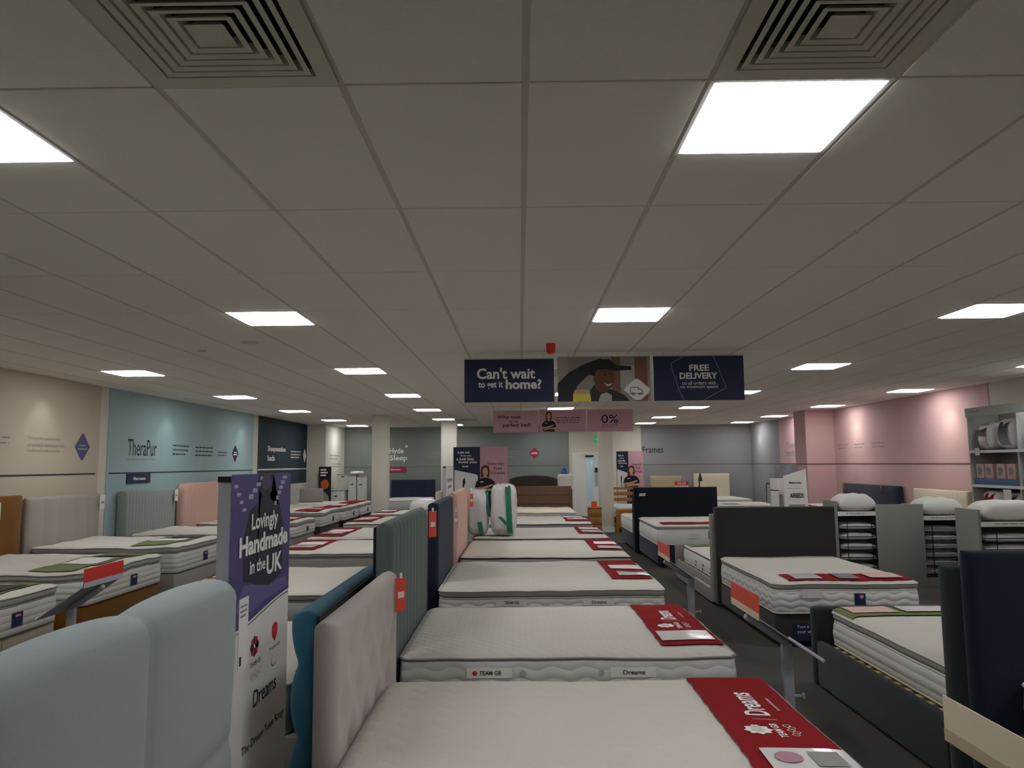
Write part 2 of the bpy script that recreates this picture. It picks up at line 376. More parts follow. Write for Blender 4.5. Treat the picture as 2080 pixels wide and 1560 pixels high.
downlight(-5.45, 23.6, (-5.78, 23.6, 1.3), 'small round downlight over the cream nib wall')
for y, lab in ((17.0, 'over the pink wall by the pillar'), (13.3, 'over the pink wall by the shelving')): downlight(7.22, y, (7.55, y, 1.3), 'small round downlight '+lab, 22)
downlight(7.25, 23.9, (7.55, 23.9, 1.3), 'small round downlight over the grey corner wall', 22); downlight(7.25, 20.6, (7.55, 20.6, 1.3), 'small round downlight behind the pink pillar')
t = thing('alarm_sounder', 'red fire alarm beacon hanging from the ceiling before the signs', 'alarm', (.33, 7.72, CZ))
lathe('base', [(.05, -.02), (.05, 0)], M_REDP, t); lathe('dome', [(.012, -.108), (.035, -.10), (.046, -.08), (.05, -.02)], M_REDP, t)
for x, y, r, nm, lab in ((-2.68, 7.43, .1, 'ceiling_speaker', 'round flat ceiling speaker beyond the second light panel'), (-3.37, 7.94, .05, 'smoke_detector', 'small round smoke detector next to the ceiling speaker')):
    t = thing(nm, lab, nm.split('_')[1], (x, y, CZ)); lathe('bezel', [(r, -.006), (r, 0)], M_WHITE, t); lathe('grille', [(r*.4, -.012), (r*.82, -.009), (r*.82, -.005)], M_TEE, t)

# ------------------------------------------------------------------ wall graphics
PL = Plane((XL+.012, 0, 0), (0, 1, 0), (0, 0, 1)); PB = Plane((0, YB-.012, 0), (1, 0, 0), (0, 0, 1)); PR = Plane((XR-.012, 0, 0), (0, -1, 0), (0, 0, 1))
def diamond(pl, a, b, ra, rb, m, par): return poly('diamond_emblem', pl, [(a-ra, b), (a-ra*.12, b-rb), (a+ra*.12, b-rb), (a+ra, b), (a+ra*.12, b+rb), (a-ra*.12, b+rb)], m, par)
blurb(PL, 8.4, 9.44, 1.97, 2.11, 2, M_TXTG, wl, seed=2)
for i, (s, b) in enumerate((('The perfect partnership', 2.06), ('of technical innovations and', 1.98), ('traditional craftsmanship', 1.90))): text(s, PL, 9.71, 10.5-(.1 if i != 1 else 0), b, b+.055, M_TXTG, wl)
diamond(PL, 10.94, 2.0, .19, .19, M_PURP, wl); rects('text_line', PL, [(10.85, 11.03, 2.01, 2.03)], M_TXTG, wl, h=.004); rects('text_line', PL, [(10.82, 11.06, 1.96, 1.985)], M_TXTG, wl, h=.004)
text('TheraPur', PL, 12.21, 13.19, 1.89, 2.16, M_TXT, wl); blurb(PL, 12.19, 13.22, 1.80, 1.845, 1, M_TXTG, wl, seed=3)
blurb(PL, 13.81, 14.51, 1.89, 2.12, 3, M_TXT, wl, seed=4); blurb(PL, 14.78, 15.66, 1.88, 2.11, 3, M_TXT, wl, seed=5); blurb(PL, 15.91, 16.43, 1.90, 2.02, 2, M_TXT, wl, seed=6)
diamond(PL, 16.86, 1.985, .19, .18, M_NAVYP, wl); rects('text_line', PL, [(16.78, 16.94, 2.0, 2.02)], M_TXTW, wl, h=.004); rects('text_line', PL, [(16.75, 16.97, 1.95, 1.975)], M_TXTW, wl, h=.004)
sg = tag(box('wall_sign', (XL+.016, XL+.03, 12.21, 12.98, 1.44, 1.598), M_NAVYP), 'small navy Mattresses sign under the lettering on the blue wall', 'sign')
text('Mattresses', Plane((XL+.03, 0, 0), (0, 1, 0), (0, 0, 1)), 12.4, 12.8, 1.49, 1.545, M_TXTW, sg, True, bold=.02)
text('Sleepmotion', PL, 19.04, 20.5, 2.04, 2.21, M_TXTW, wl, bold=.03); text('beds', PL, 19.04, 19.6, 1.83, 1.98, M_TXTW, wl, bold=.03)
blurb(PL, 20.98, 21.94, 1.89, 2.13, 3, M_TXTW, wl, seed=7); diamond(PL, 22.33, 2.0, .17, .19, M_TXTW, wl)
PN = Plane((-5.78, 0, 0), (0, 1, 0), (0, 0, 1)); nib = bpy.data.objects['wall_nib']
blurb(PN, 23.1, 24.3, 1.85, 2.05, 2, M_TXTG, nib, seed=8); blurb(PN, 23.2, 24.5, 1.62, 1.78, 2, M_TXTG, nib, seed=9)
text('Hyde', PB, -4.27, -3.8, 2.03, 2.25, M_TXTW, wb, bold=.02); text('Sleep', PB, -4.25, -3.68, 1.80, 2.02, M_TXTW, wb, bold=.02)
poly('leaf_emblem', PB, [(-3.76, 2.30), (-3.72, 2.27), (-3.67, 2.28), (-3.66, 2.33), (-3.72, 2.34)], M_TXTW, wb)
blurb(PB, -3.1, -2.55, 1.90, 2.12, 3, M_TXTG, wb, seed=10); blurb(PB, -.41, .02, 1.90, 2.14, 3, M_TXTG, wb, seed=11)
sg = tag(box('wall_sign', (-4.3, -3.71, YB-.03, YB-.016, 1.47, 1.635), M_CRIM), 'small crimson Mattresses sign under the back wall lettering', 'sign'); text('Mattresses', Plane((0, YB-.03, 0), (1, 0, 0), (0, 0, 1)), -4.22, -3.9, 1.53, 1.58, M_TXTW, sg, True, bold=.02)
diamond(PB, .48, 2.05, .17, .17, M_CRIM, wb); rects('text_line', PB, [(.4, .56, 2.07, 2.085)], M_TXTW, wb, h=.004); rects('text_line', PB, [(.37, .59, 2.02, 2.045)], M_TXTW, wb, h=.004)
text('Frames', PB, 4.01, 4.68, 2.02, 2.23, M_TXT, wb, bold=.01); blurb(PB, 5.28, 6.0, 1.96, 2.14, 3, M_TXTG, wb, seed=12)
blurb(PR, -24.5, -23.9, 1.9, 2.1, 3, M_TXTG, wr, seed=13)
for a, s in ((-18.05, 14), (-17.18, 15), (-16.32, 16)): blurb(PR, a, a+.56, 1.95, 2.1, 2, M_TXTG, wr, seed=s)
text('Your', PR, -21.6, -20.8, 2.07, 2.25, M_TXTG, wr, bold=.01); text('beds', PR, -21.6, -20.9, 1.85, 2.03, M_TXTG, wr, bold=.01)
# back door
dr = struct(box('door_1', (1.82, 2.72, YB-.045, YB-.012, 0, 1.98), M_WHITE))
boxes('door_frame', [(1.72, 1.82, YB-.06, YB-.002, 0, 2.05), (2.72, 2.82, YB-.06, YB-.002, 0, 2.05), (1.822, 2.718, YB-.06, YB-.002, 1.985, 2.05)], M_WHITE, dr, True)
box('vision_panel', (2.17, 2.37, YB-.052, YB-.04, .5, 1.9), M_WIN, dr, True, r=.01); box('door_closer', (2.13, 2.40, YB-.1, YB-.046, 1.91, 1.96), M_BLKPL, dr, True); box('push_plate', (2.43, 2.53, YB-.055, YB-.045, .95, 1.55), M_STEEL, dr, True); box('lock', (2.44, 2.52, YB-.085, YB-.055, 1.42, 1.56), M_BLKPL, dr, True)
ex = thing('exit_sign', 'small glowing green exit sign above the back door', 'sign', (2.47, 24.4, 2.45)); lathe('disc', [(.09, -.004), (.1, 0), (.09, .004)], M_EXIT, ex).rotation_euler = (PI/2, 0, 0); box('arrow', (-.03, .05, -.012, -.006, -.01, .02), M_TXTW, ex); box('bracket', (-.008, .008, 0, .44, .09, .105), M_STEEL, ex)

# ------------------------------------------------------------------ bed builders (bed frame: head at x=0, length along +x, width along y)
def rrect(L, W, r, d, nl, nw, nc=5):
    x0, x1, y0, y1 = d, L-d, -W/2+d, W/2-d; r = max(r-d*.6, .004); r = min(r, (y1-y0)/2-.0005, (x1-x0)/2-.0005); r = max(r, .0004); P = []
    def seg(a, b, n): P.extend((a[0]+(b[0]-a[0])*k/n, a[1]+(b[1]-a[1])*k/n) for k in range(n))
    def arc(cx, cy, a): P.extend((cx+r*math.cos(a+PI/2*k/nc), cy+r*math.sin(a+PI/2*k/nc)) for k in range(nc))
    seg((x0+r, y0), (x1-r, y0), nl); arc(x1-r, y0+r, -PI/2); seg((x1, y0+r), (x1, y1-r), nw); arc(x1-r, y1-r, 0)
    seg((x1-r, y1), (x0+r, y1), nl); arc(x0+r, y1-r, PI/2); seg((x0, y1-r), (x0, y0+r), nw); arc(x0+r, y0+r, PI)
    return P
def wobble(seed, amp):
    def f(x, y): return amp*noise.noise((x*2.1+seed*7.3, y*2.1+seed*3.1, seed))+amp*.4*noise.noise((x*6+seed, y*6, 3))
    return f
class Mattress: pass
def mattress(label, loc, rot, L, W, zb, zt, side=M_SIDEW, top=M_TOP, pipe=M_PIPEW, pillow=0, gap=M_SIDEG, seed=1, res=1, amp=.007, group='display mattresses', pipe2=None, r=.07):
    loc = (loc[0]+.014*math.cos(rot), loc[1]+.014*math.sin(rot)); t = thing('mattress', label, 'mattress', (loc[0], loc[1], zb), rot, group)
    nl, nw = int(30*res)+6, int(20*res)+6; wob = wobble(seed, amp); q = Mattress(); H = zt-zb; edge = .028
    def rings(name, zs, m):
        bm = bmesh.new(); R = []
        for z, d in zs: R.append([bm.verts.new((x, y, z + (wob(x, y)*.9 if z > H*.45 else 0))) for x, y in rrect(L, W, r, d, nl, nw)])
        for A, B in zip(R, R[1:]):
            n = len(A)
            for k in range(n): bm.faces.new((A[k], A[(k+1) % n], B[(k+1) % n], B[k]))
        return bm, R
    ze = H-edge; zp = ze-pillow
    bm, R = rings('border', [(0, .03), (.004, .012), (.02, .003), (zp*.5, -.004), (zp-.02, .003), (zp-.004, .012), (zp, .03)], side); bm.faces.new(R[0][::-1]); bm.faces.new(R[-1]); obj('border', bm, side, t, smooth=True)
    if pillow:
        bm, R = rings('pillow_top', [(zp, .035), (zp+.012, .012), (zp+pillow*.5, .0), (ze, .004)], gap); obj('pillow_top', bm, gap, t, smooth=True)
    ins = [0, .008, .02, .04, .07, .11]; k = .11; step = (W/2-.11)/max(6, int(14*res))
    while k+step < W/2-.002: k += step; ins.append(k)
    def topz(x, y):
        d = max(0, min(x, L-x, y+W/2, W/2-y)); e = 1-(1-min(1, d/.07))**2
        return ze+edge*e+.006*min(1, d/.3)+wob(x, y)
    bm = bmesh.new(); R = []
    for d in ins: R.append([bm.verts.new((x, y, topz(x, y))) for x, y in rrect(L, W, r, d, nl, nw)])
    for A, B in zip(R, R[1:]):
        n = len(A)
        for j in range(n): bm.faces.new((A[j], A[(j+1) % n], B[(j+1) % n], B[j]))
    bm.faces.new(R[-1]); obj('top_panel', bm, top, t, smooth=True)
    for z, d, pm in ((ze, 0, pipe), (.012, .006, pipe2 or M_PIPEW)) + (((zp, .012, pipe2 or pipe),) if pillow else ()):
        obj('piping', tube_bm(bmesh.new(), [(x, y, z+(wob(x, y) if z > H*.45 else 0)) for x, y in rrect(L, W, r, d, nl, nw)], .007, 5, True), pm, t, smooth=True)
    q.t, q.topz, q.L, q.W, q.H, q.zb, q.loc, q.rot = t, topz, L, W, H, zb, loc, rot
    return q
def sheet(name, q, x0, x1, y0, y1, m, lift=.004, nx=10, ny=24, label=None, cat='', parent=None, th=.002, jag=0, group=None, edge=.012):
    bm = bmesh.new(); G = []; rnd = random.Random(int(x0*100+y0*37))
    for i in range(nx+1):
        G.append([bm.verts.new((x0+(x1-x0)*i/nx+(rnd.uniform(-jag, jag) if i in (0, nx) else 0), y0+(y1-y0)*j/ny, 0)) for j in range(ny+1)])
    for row in G:
        for v in row: v.co.z = q.topz(v.co.x, v.co.y)+lift
    for i in range(nx):
        for j in range(ny): bm.faces.new((G[i][j], G[i+1][j], G[i+1][j+1], G[i][j+1]))
    bmesh.ops.recalc_face_normals(bm, faces=bm.faces); bmesh.ops.solidify(bm, geom=bm.faces[:], thickness=th)
    o = obj(name, bm, m, parent, smooth=.6)
    if label: place(o, (q.loc[0], q.loc[1], q.zb), q.rot); tag(o, label, cat, group)
    return o
def runner(q, nick, m=M_RED, x0=None, x1=None, logo=0, leaf=(), yl=None, yr=None, colour='red'):
    x0 = x0 if x0 is not None else q.L-.40; x1 = x1 if x1 is not None else q.L-.04
    yl = yl if yl is not None else -q.W/2+.06; yr = yr if yr is not None else q.W/2-.035
    o = sheet('bed_runner', q, x0, x1, yl, yr, m, lift=.011, nx=14, ny=40, label='%s bed-end runner on the mattress by the %s' % (colour, nick), cat='runner', jag=.004, group='bed-end runners')
    if logo:
        pl = Plane((0, 0, 0), (0, 1, 0), (-1, 0, 0)); zf = lambda x, y: q.topz(x, y)
        cx = -(x0+x1)/2
        def T(s, a0, a1, b0, b1, m2=M_TXTW, **k): return text(s, pl, a0, a1, b0, b1, m2, o, False, h=.0125, zf=zf, **k)
        T('Dreams', logo+.06, logo+.38, cx-.045, cx+.06, bold=.02); blurb_pts = [(logo+.13+.018*k, cx-.108) for k in range(10)]
        T('TEAM GB', logo-.21, logo-.04, cx-.03, cx+.002, bold=.02)
        def shape(pts, par=o, nm='emblem', mm=M_TXTW):
            b2 = bmesh.new(); vs = [b2.verts.new((-b, a, zf(-b, a)+.0128)) for a, b in pts]; b2.faces.new(vs); return obj(nm, b2, mm, par)
        for a, b in blurb_pts: shape([(a, b), (a+.012, b), (a+.012, b+.012), (a, b+.012)], nm='small_print', mm=M_PINKP)
        for k in range(9):                              # the lion-mane emblem: petals fanned round a face
            a = PI*(.05+.24*k); c0 = (logo-.12, cx+.065); d = Vector((math.cos(a), math.sin(a), 0))*.052; s = Vector((-d.y, d.x, 0))*.33
            shape([(c0[0]+d.x*.25-s.x*.4, c0[1]+d.y*.25-s.y*.4), (c0[0]+d.x*.8-s.x, c0[1]+d.y*.8-s.y), (c0[0]+d.x*1.15, c0[1]+d.y*1.15), (c0[0]+d.x*.8+s.x, c0[1]+d.y*.8+s.y), (c0[0]+d.x*.25+s.x*.4, c0[1]+d.y*.25+s.y*.4)])
        shape(ell(logo-.12, cx+.065, .026, .026, 12), nm='emblem')
        for k in range(4): b2 = bmesh.new(); b2.faces.new([b2.verts.new((-b, a, zf(-b, a)+.0132)) for a, b in ((logo-.145+.018*k, cx+.045), (logo-.140+.018*k, cx+.045), (logo-.128+.018*k, cx+.095), (logo-.133+.018*k, cx+.095))]); obj('emblem_slit', b2, M_RED, o)
        for k in range(5):
            ca, cb = logo-.175+.028*k, cx-.066-(.012 if k % 2 else 0); b2 = bmesh.new(); n = 18
            A = [b2.verts.new((-(cb+0.0155*math.sin(2*PI*j/n)), ca+0.0155*math.cos(2*PI*j/n), 0)) for j in range(n)]; B = [b2.verts.new((-(cb+0.0125*math.sin(2*PI*j/n)), ca+0.0125*math.cos(2*PI*j/n), 0)) for j in range(n)]
            for v in A+B: v.co.z = zf(v.co.x, v.co.y)+.0128
            for j in range(n): b2.faces.new((A[j], A[(j+1) % n], B[(j+1) % n], B[j]))
            obj('ring', b2, M_TXTW, o)
        shape([(logo+.007, cx-.05), (logo+.013, cx-.05), (logo+.013, cx+.05), (logo+.007, cx+.05)], nm='divider', mm=M_PINKP)
    for i, (a0, a1, b0, b1, mm, what) in enumerate(leaf):
        s = sheet('leaflet', q, a0, a1, b0, b1, mm, lift=.018+.003*i, nx=5, ny=6, th=.0015, label='%s lying on the %s runner by the %s' % (what, colour, nick), cat='leaflet', group='leaflets on the runners')
    return o
def ease(s, r): s = max(0, min(1, s/r)); return math.sqrt(max(0, 1-(1-s)**2))
def headboard(W, H, T, m, parent, z0=.04, f=None, top=None, r=.03, ny=40, nz=24, back=None, yc=0, name='headboard', x=0, squeeze=None):
    top = top or (lambda u: H)
    def samples(n, a, b, ra):
        s = [ra*k for k in (0, .03, .12, .3, .6, 1)]
        inner = [s[-1]+(b-a-2*s[-1])*k/n for k in range(1, n)]
        return s+inner+[b-a-v for v in reversed(s)]
    US = samples(ny, 0, W, r); rel = samples(nz, 0, 1, r/max(.3, H-z0)); rel = [0]+[v for v in rel if v > .5*r/(H-z0)] if True else rel
    bm = bmesh.new(); Fr, Bk = [], []
    for uu in US:
        u = uu/W; Ht = top(u); c1, c2 = [], []
        for vv in rel:
            z = z0+(Ht-z0)*vv; e = ease(min(uu, W-uu), r)*ease(Ht-z, r); yy = yc-W/2+uu
            if squeeze: yy = yc+(yy-yc)*squeeze(z)
            fd = (f(u, (z-z0)/(H-z0), z) if f else 0)*e
            a = bm.verts.new((x-T/2+T/2*e+fd, yy, z)); c1.append(a); c2.append(a if e < 1e-4 else bm.verts.new((x-T/2-T/2*e, yy, z)))
        Fr.append(c1); Bk.append(c2)
    def quad(*v):
        v = list(dict.fromkeys(v))
        if len(v) > 2:
            try: bm.faces.new(v)
            except ValueError: pass
    for i in range(len(US)-1):
        for j in range(len(rel)-1):
            quad(Fr[i][j], Fr[i+1][j], Fr[i+1][j+1], Fr[i][j+1]); quad(Bk[i][j], Bk[i][j+1], Bk[i+1][j+1], Bk[i+1][j])
        quad(Fr[i][0], Bk[i][0], Bk[i+1][0], Fr[i+1][0])
    o = obj(name, bm, m, parent, smooth=True)
    if back: box('back_cloth', (x-T-.008, x-T-.001, yc-W/2+.02, yc+W/2-.02, z0, H-.03), back, o)
    return o
flute = lambda n, d=.02: (lambda u, v, z: d*abs(math.sin(PI*n*u))**.6-d)
def tuft(nx, nz, d=.02):
    def f(u, v, z):
        a, b = u*nx, v*nz; s = 0
        for i in (math.floor(a), math.ceil(a)):
            for j in (math.floor(b), math.ceil(b)):
                if (i+j) % 2 and 0 < i < nx and 0 < j < nz: s = max(s, math.exp(-(((a-i))**2+((b-j))**2)*5))
        return -d*s
    return f
def bed(label, loc, rot, L, W, zb, basem, hb=None, kind='divan', group='display beds', nm='bed', drawers=0, legs=True):
    t = thing(nm, label, 'bed', (loc[0], loc[1], 0), rot, group)
    if kind == 'divan':
        box('base', (.01, L-.01, -W/2+.005, W/2-.005, .06, zb-.003), basem, t, r=.02)
        box('seam', (L/2-.004, L/2+.004, -W/2+.003, W/2-.003, .07, zb-.008), M_BLKPL, t)
        for x in (.12, L-.12):
            for y in (-W/2+.12, W/2-.12): box('foot', (x-.03, x+.03, y-.03, y+.03, 0, .06), M_BLKPL, t)
        for k in range(drawers):
            d = box('drawer', (L-.012, L-.002, -W/2+.06+k*(W-.12)/drawers, -W/2+.04+(k+1)*(W-.12)/drawers, .09, zb-.04), basem, t, r=.004)
            y = -W/2+.05+(k+.5)*(W-.12)/drawers; box('pull_tab', (L-.004, L+.004, y-.03, y+.03, zb-.16, zb-.07), basem, d)
    elif kind == 'rail':
        for s in (-1, 1): box('side_rail', (.0, L, s*(W/2)-.03, s*(W/2)+.03, .02, zb), basem, t, r=.02)
        box('slat_frame', (.02, L-.02, -W/2+.04, W/2-.04, zb-.12, zb-.06), M_BLKPL, t)
        for k in range(13): x = .1+(L-.2)*k/12; box('slat', (x-.03, x+.03, -W/2+.03, W/2-.03, zb-.055, zb-.035), M_SLAT, t)
    if hb: hb(t)
    return t
def ticket(label, pos, w, h, m, rot=-.75, top=M_PAPER):          # swing ticket hung over a headboard corner
    t = thing('price_ticket', label, 'price ticket', pos, rot, 'price tickets on headboards')
    pl = Plane((0, 0, 0), (0, 1, 0), (0, 0, 1)); c = box('card', (-.001, .001, -w/2, w/2, -h, 0), m, t)
    rects('price_line', pl, [(-w*.3, w*.3, -h*.6, -h*.42)], top, c, False, h=.003); rects('hook', pl, [(-w*.12, w*.12, -.004, .025)], M_PAPER, t, False)
    return t

# ------------------------------------------------------------------ centre row (heads on the spine of headboards, feet to the aisle)
ML = M_SLEEVE; WL = M_PAPER
def hbA(t): headboard(1.40, 1.11, .10, M_BLUSHW, t, f=tuft(10, 6, .028), r=.035, ny=60, nz=40, yc=.355)
bed('divan bed with pale blush buttoned headboard next to the handmade banner', (-.69, 3.27), 0, 1.9, 1.40, .35, M_BLUSHW, hbA)
qA = mattress('cream zigzag-quilted mattress against the pale blush headboard', (-.69, 3.27), 0, 1.9, 1.40, .35, .62, top=M_TOPZ, seed=1, res=2.2, pipe=M_PIPEG)
runner(qA, 'pale blush headboard', x0=1.49, x1=1.87, logo=.001, yl=-.66, yr=.672, leaf=[(1.55, 1.86, -.60, -.33, ML, 'glossy plastic-sleeved leaflet')])
sl = [o for o in bpy.data.objects if o.name.startswith('leaflet')][0]
rects('print_block', Plane((0, 0, qA.H+.022), (0, 1, 0), (-1, 0, 0)), [(-.50, -.37, -1.82, -1.71)], M_TXTG, sl, False); poly('print_spot', Plane((0, 0, qA.H+.022), (0, 1, 0), (-1, 0, 0)), ell(-.42, -1.63, .05, .05), mat('print_rose', 'a87a86', .5), sl, False)
for c in sl.children:
    for v in c.data.vertices: v.co.z = qA.topz(v.co.x, v.co.y)+.0215
def hbB(t): headboard(1.62, 1.37, .11, M_DGREEN, t, f=flute(11, .022), r=.05, ny=132, nz=14, yc=.0, back=M_BLACKC)
bed('divan bed with fluted grey-green headboard behind the blush one', (-.73, 5.21), 0, 1.94, 1.48, .35, M_DGREEN, hbB)
qB = mattress('white mattress with TEAM GB side label against the fluted green headboard', (-.72, 5.21), 0, 1.94, 1.48, .35, .62, top=M_TOPD, seed=2, res=2, pipe=M_PIPEG, amp=.009)
runner(qB, 'fluted green headboard', x0=1.53, x1=1.905, logo=.02, yl=-.60, leaf=[(1.55, 1.87, -.52, -.28, ML, 'shiny plastic-sleeved leaflet')])
PS = Plane((0, -.7425, 0), (1, 0, 0), (0, 0, 1))
def strip_label(q, s, x, z, w=.26, h=.055, mark=None):
    pl = Plane((0, -q.W/2-.0055, 0), (1, 0, 0), (0, 0, 1)); b = rects('side_label', pl, [(x-w/2, x+w/2, z-h/2, z+h/2)], M_TXTW, q.t, False, h=.003)
    text(s, pl, x-w*.22, x+w*.26, z-.011, z+.013, M_TXT, b, False, h=.005, bold=.02)
    if mark: poly('emblem', pl, ell(x-w*.32, z, .014, .014), M_REDP, b, False, h=.005)
strip_label(qB, 'TEAM GB', .52, .165, mark=1); strip_label(qB, 'Dreams', 1.34, .165)
for x in (.71, 1.16): lathe('air_vent', [(.012, 0), (.016, .003), (.016, .006)], M_STEEL, qB.t, c=(0, 0, 0), n=12).matrix_local = Matrix.Translation((x, -qB.W/2-.004, .165)) @ Matrix.Rotation(PI/2, 4, 'X')
def hbC(t): headboard(1.52, 1.36, .10, M_NAVY, t, r=.03, ny=20, nz=10, yc=.16)
bed('divan bed with tall plain navy headboard behind the fluted one', (-.73, 7.43), 0, 1.93, 1.74, .33, M_NAVY, hbC)
qC = mattress('white pillow-top mattress with wavy border against the navy headboard', (-.72, 7.43), 0, 1.93, 1.74, .33, .66, top=M_TOPD, seed=3, res=1.6, pillow=.06, pipe=M_PIPEW, amp=.012)
runner(qC, 'tall navy headboard', x0=1.52, x1=1.89, yl=-.50, leaf=[(1.58, 1.88, .08, .35, WL, 'white printed leaflet'), (1.6, 1.88, -.38, -.16, ML, 'clear-sleeved leaflet')])
strip_label(qC, 'TEAM GB', .62, .205); strip_label(qC, 'Dreams', 1.36, .205)
def hbD(t): headboard(1.78, 1.38, .12, M_PINK, t, r=.05, ny=20, nz=10, f=flute(5, .008))
bed('divan bed with blush pink headboard beside the white bags', (-.72, 9.66), 0, 1.96, 1.8, .34, M_PINK, hbD)
qD = mattress('white mattress with black piping against the blush pink headboard', (-.71, 9.66), 0, 1.96, 1.8, .34, .66, side=M_SIDEG, pipe=M_PIPEB, seed=4, res=1.2, amp=.01)
runner(qD, 'blush pink headboard', x0=1.56, x1=1.925, yl=-.45, leaf=[(1.64, 1.92, .15, .42, WL, 'white folded leaflet'), (1.64, 1.92, -.35, -.1, ML, 'clear-sleeved leaflet')])
def hbE(t): headboard(1.66, 1.0, .09, M_TAUPE, t, r=.03, ny=12, nz=8)
bed('divan bed with low taupe headboard behind the bagged duvets', (-.86, 11.82), 0, 2.11, 1.6, .34, M_TAUPE, hbE)
qE = mattress('plain white mattress carrying the bagged duvets', (-.71, 11.82), 0, 1.97, 1.6, .34, .66, pipe=M_PIPEG, seed=5, side=M_SIDEG)
runner(qE, 'bagged duvets', x0=1.56, x1=1.93, yl=-.5, leaf=[(1.62, 1.92, .2, .48, WL, 'white leaflet'), (1.62, 1.92, -.35, -.05, ML, 'sleeved leaflet')])
def hbF(t): headboard(1.8, .95, .09, M_GREYF, t, r=.03, ny=12, nz=8)
bed('divan bed with low grey headboard before the walnut headboard', (-.72, 14.15), 0, 1.95, 1.75, .34, M_GREYF, hbF)
qF = mattress('white mattress with black piping before the walnut headboard', (-.71, 14.15), 0, 1.95, 1.75, .34, .68, side=M_SIDEG, pipe=M_PIPEB, seed=6)
runner(qF, 'heap of leaflets', x0=1.5, x1=1.92, yl=-.6, leaf=[(1.54, 1.9, -.3, .1, ML, 'crumpled clear sleeve'), (1.5, 1.86, .2, .5, WL, 'pale folded leaflet')])
def hbG(t):
    box('headboard', (-.05, 0, -.70, .70, .30, 1.16), M_WOOD, t, r=.006)
    for z in (.52, .73, .95): box('groove', (0, .004, -.69, .69, z, z+.006), M_BLKPL, t)
    for s in (-1, 1): box('post', (-.05, .01, s*.70-.03, s*.70+.03, 0, 1.10), M_WOOD, t)
bed('low bed with plank walnut headboard facing the aisle of mattresses', (.53, 18.45), -PI/2, 1.95, 1.36, .34, M_STONE, hbG, nm='wooden_bed')
qG = mattress('thick cream mattress under the walnut plank headboard', (.53, 18.44), -PI/2, 1.93, 1.34, .34, .67, pipe=M_PIPEW, seed=7, amp=.012, top=mat('ticking_cream', 'd6cdb6', .9, .03, 40, quilt='soft'))
def hbH(t): headboard(1.28, 1.40, .1, M_BROWNF, t, r=.03, ny=24, nz=8, top=lambda u: 1.40-.10*abs(2*u-1)**3)
bed('bed with curved dark brown headboard behind the walnut one', (.35, 20.2), PI/2, 1.9, 1.4, .34, M_BROWNF, hbH)
mattress('white mattress behind the curved dark brown headboard', (.35, 20.21), PI/2, 1.9, 1.4, .34, .6, seed=8, res=.5)

# ------------------------------------------------------------------ beds backing onto the spine, feet to the far-side aisle
def lbed(y, W, zt, hbm, H, label, nick, T=.10, x=-1.12, L=1.9, f=None, run=True, seed=1, pillow=0, pipe=M_PIPEG, HW=None, back=None, leafs=None, r=.03, side=M_SIDEG, nz=10, ny=16):
    bed(label, (x, y), PI, L, W, zt-.27, M_TAUPE, lambda t: headboard(HW or W+.06, H, T, hbm, t, r=r, ny=ny, nz=nz, f=f, back=back))
    q = mattress('white mattress against the %s' % nick, (x-.045, y), PI, L, W, zt-.27, zt, seed=seed, pillow=pillow, pipe=pipe, side=side, amp=.01, res=1.2)
    if run: runner(q, nick, x0=L-.52, x1=L-.05, yl=-q.W/2+.05, yr=q.W/2-.15, leaf=leafs if leafs is not None else [(L-.48, L-.12, -.3, .05, WL, 'white leaflet'), (L-.45, L-.1, .15, .45, ML, 'sleeved leaflet')])
    return q
lbed(2.75, 1.45, .62, M_CREAMF, .8, 'divan bed with low cream headboard behind the handmade banner', 'low cream headboard', x=-1.3, seed=21, run=False)
lbed(4.72, 1.55, .62, M_TEAL, .98, 'divan bed with teal rolled headboard beside the handmade banner', 'teal headboard', f=lambda u, v, z: .045*abs(math.sin(PI*z/.36))**.7-.01, back=M_BLACKC, r=.045, seed=22, HW=1.72, nz=30, L=1.5, run=False)
lbed(7.46, 1.68, .62, M_TAUPE, 1.19, 'divan bed with taupe headboard backing the navy one', 'taupe headboard', seed=23, pillow=.05, x=-1.14, HW=2.3)
lbed(10.43, 1.54, .62, M_STONE, 1.15, 'divan bed with stone headboard backing the pink one', 'stone headboard', seed=24, pillow=.05, x=-1.2, HW=1.8)
lbed(12.45, 1.85, .62, M_CREAMF, 1.3, 'divan bed with tall cream headboard backing the bagged duvets', 'tall cream headboard', seed=25, x=-1.28)
lbed(15.35, 1.8, .62, M_GREYF, 1.0, 'divan bed with grey headboard carrying a bagged pillow', 'grey headboard under the bagged pillow', seed=26, x=-1.4)
lbed(17.7, 1.4, .63, M_TAUPE, .95, 'divan bed with low taupe headboard before the first white column', 'column-side taupe headboard', seed=27, x=-1.4)

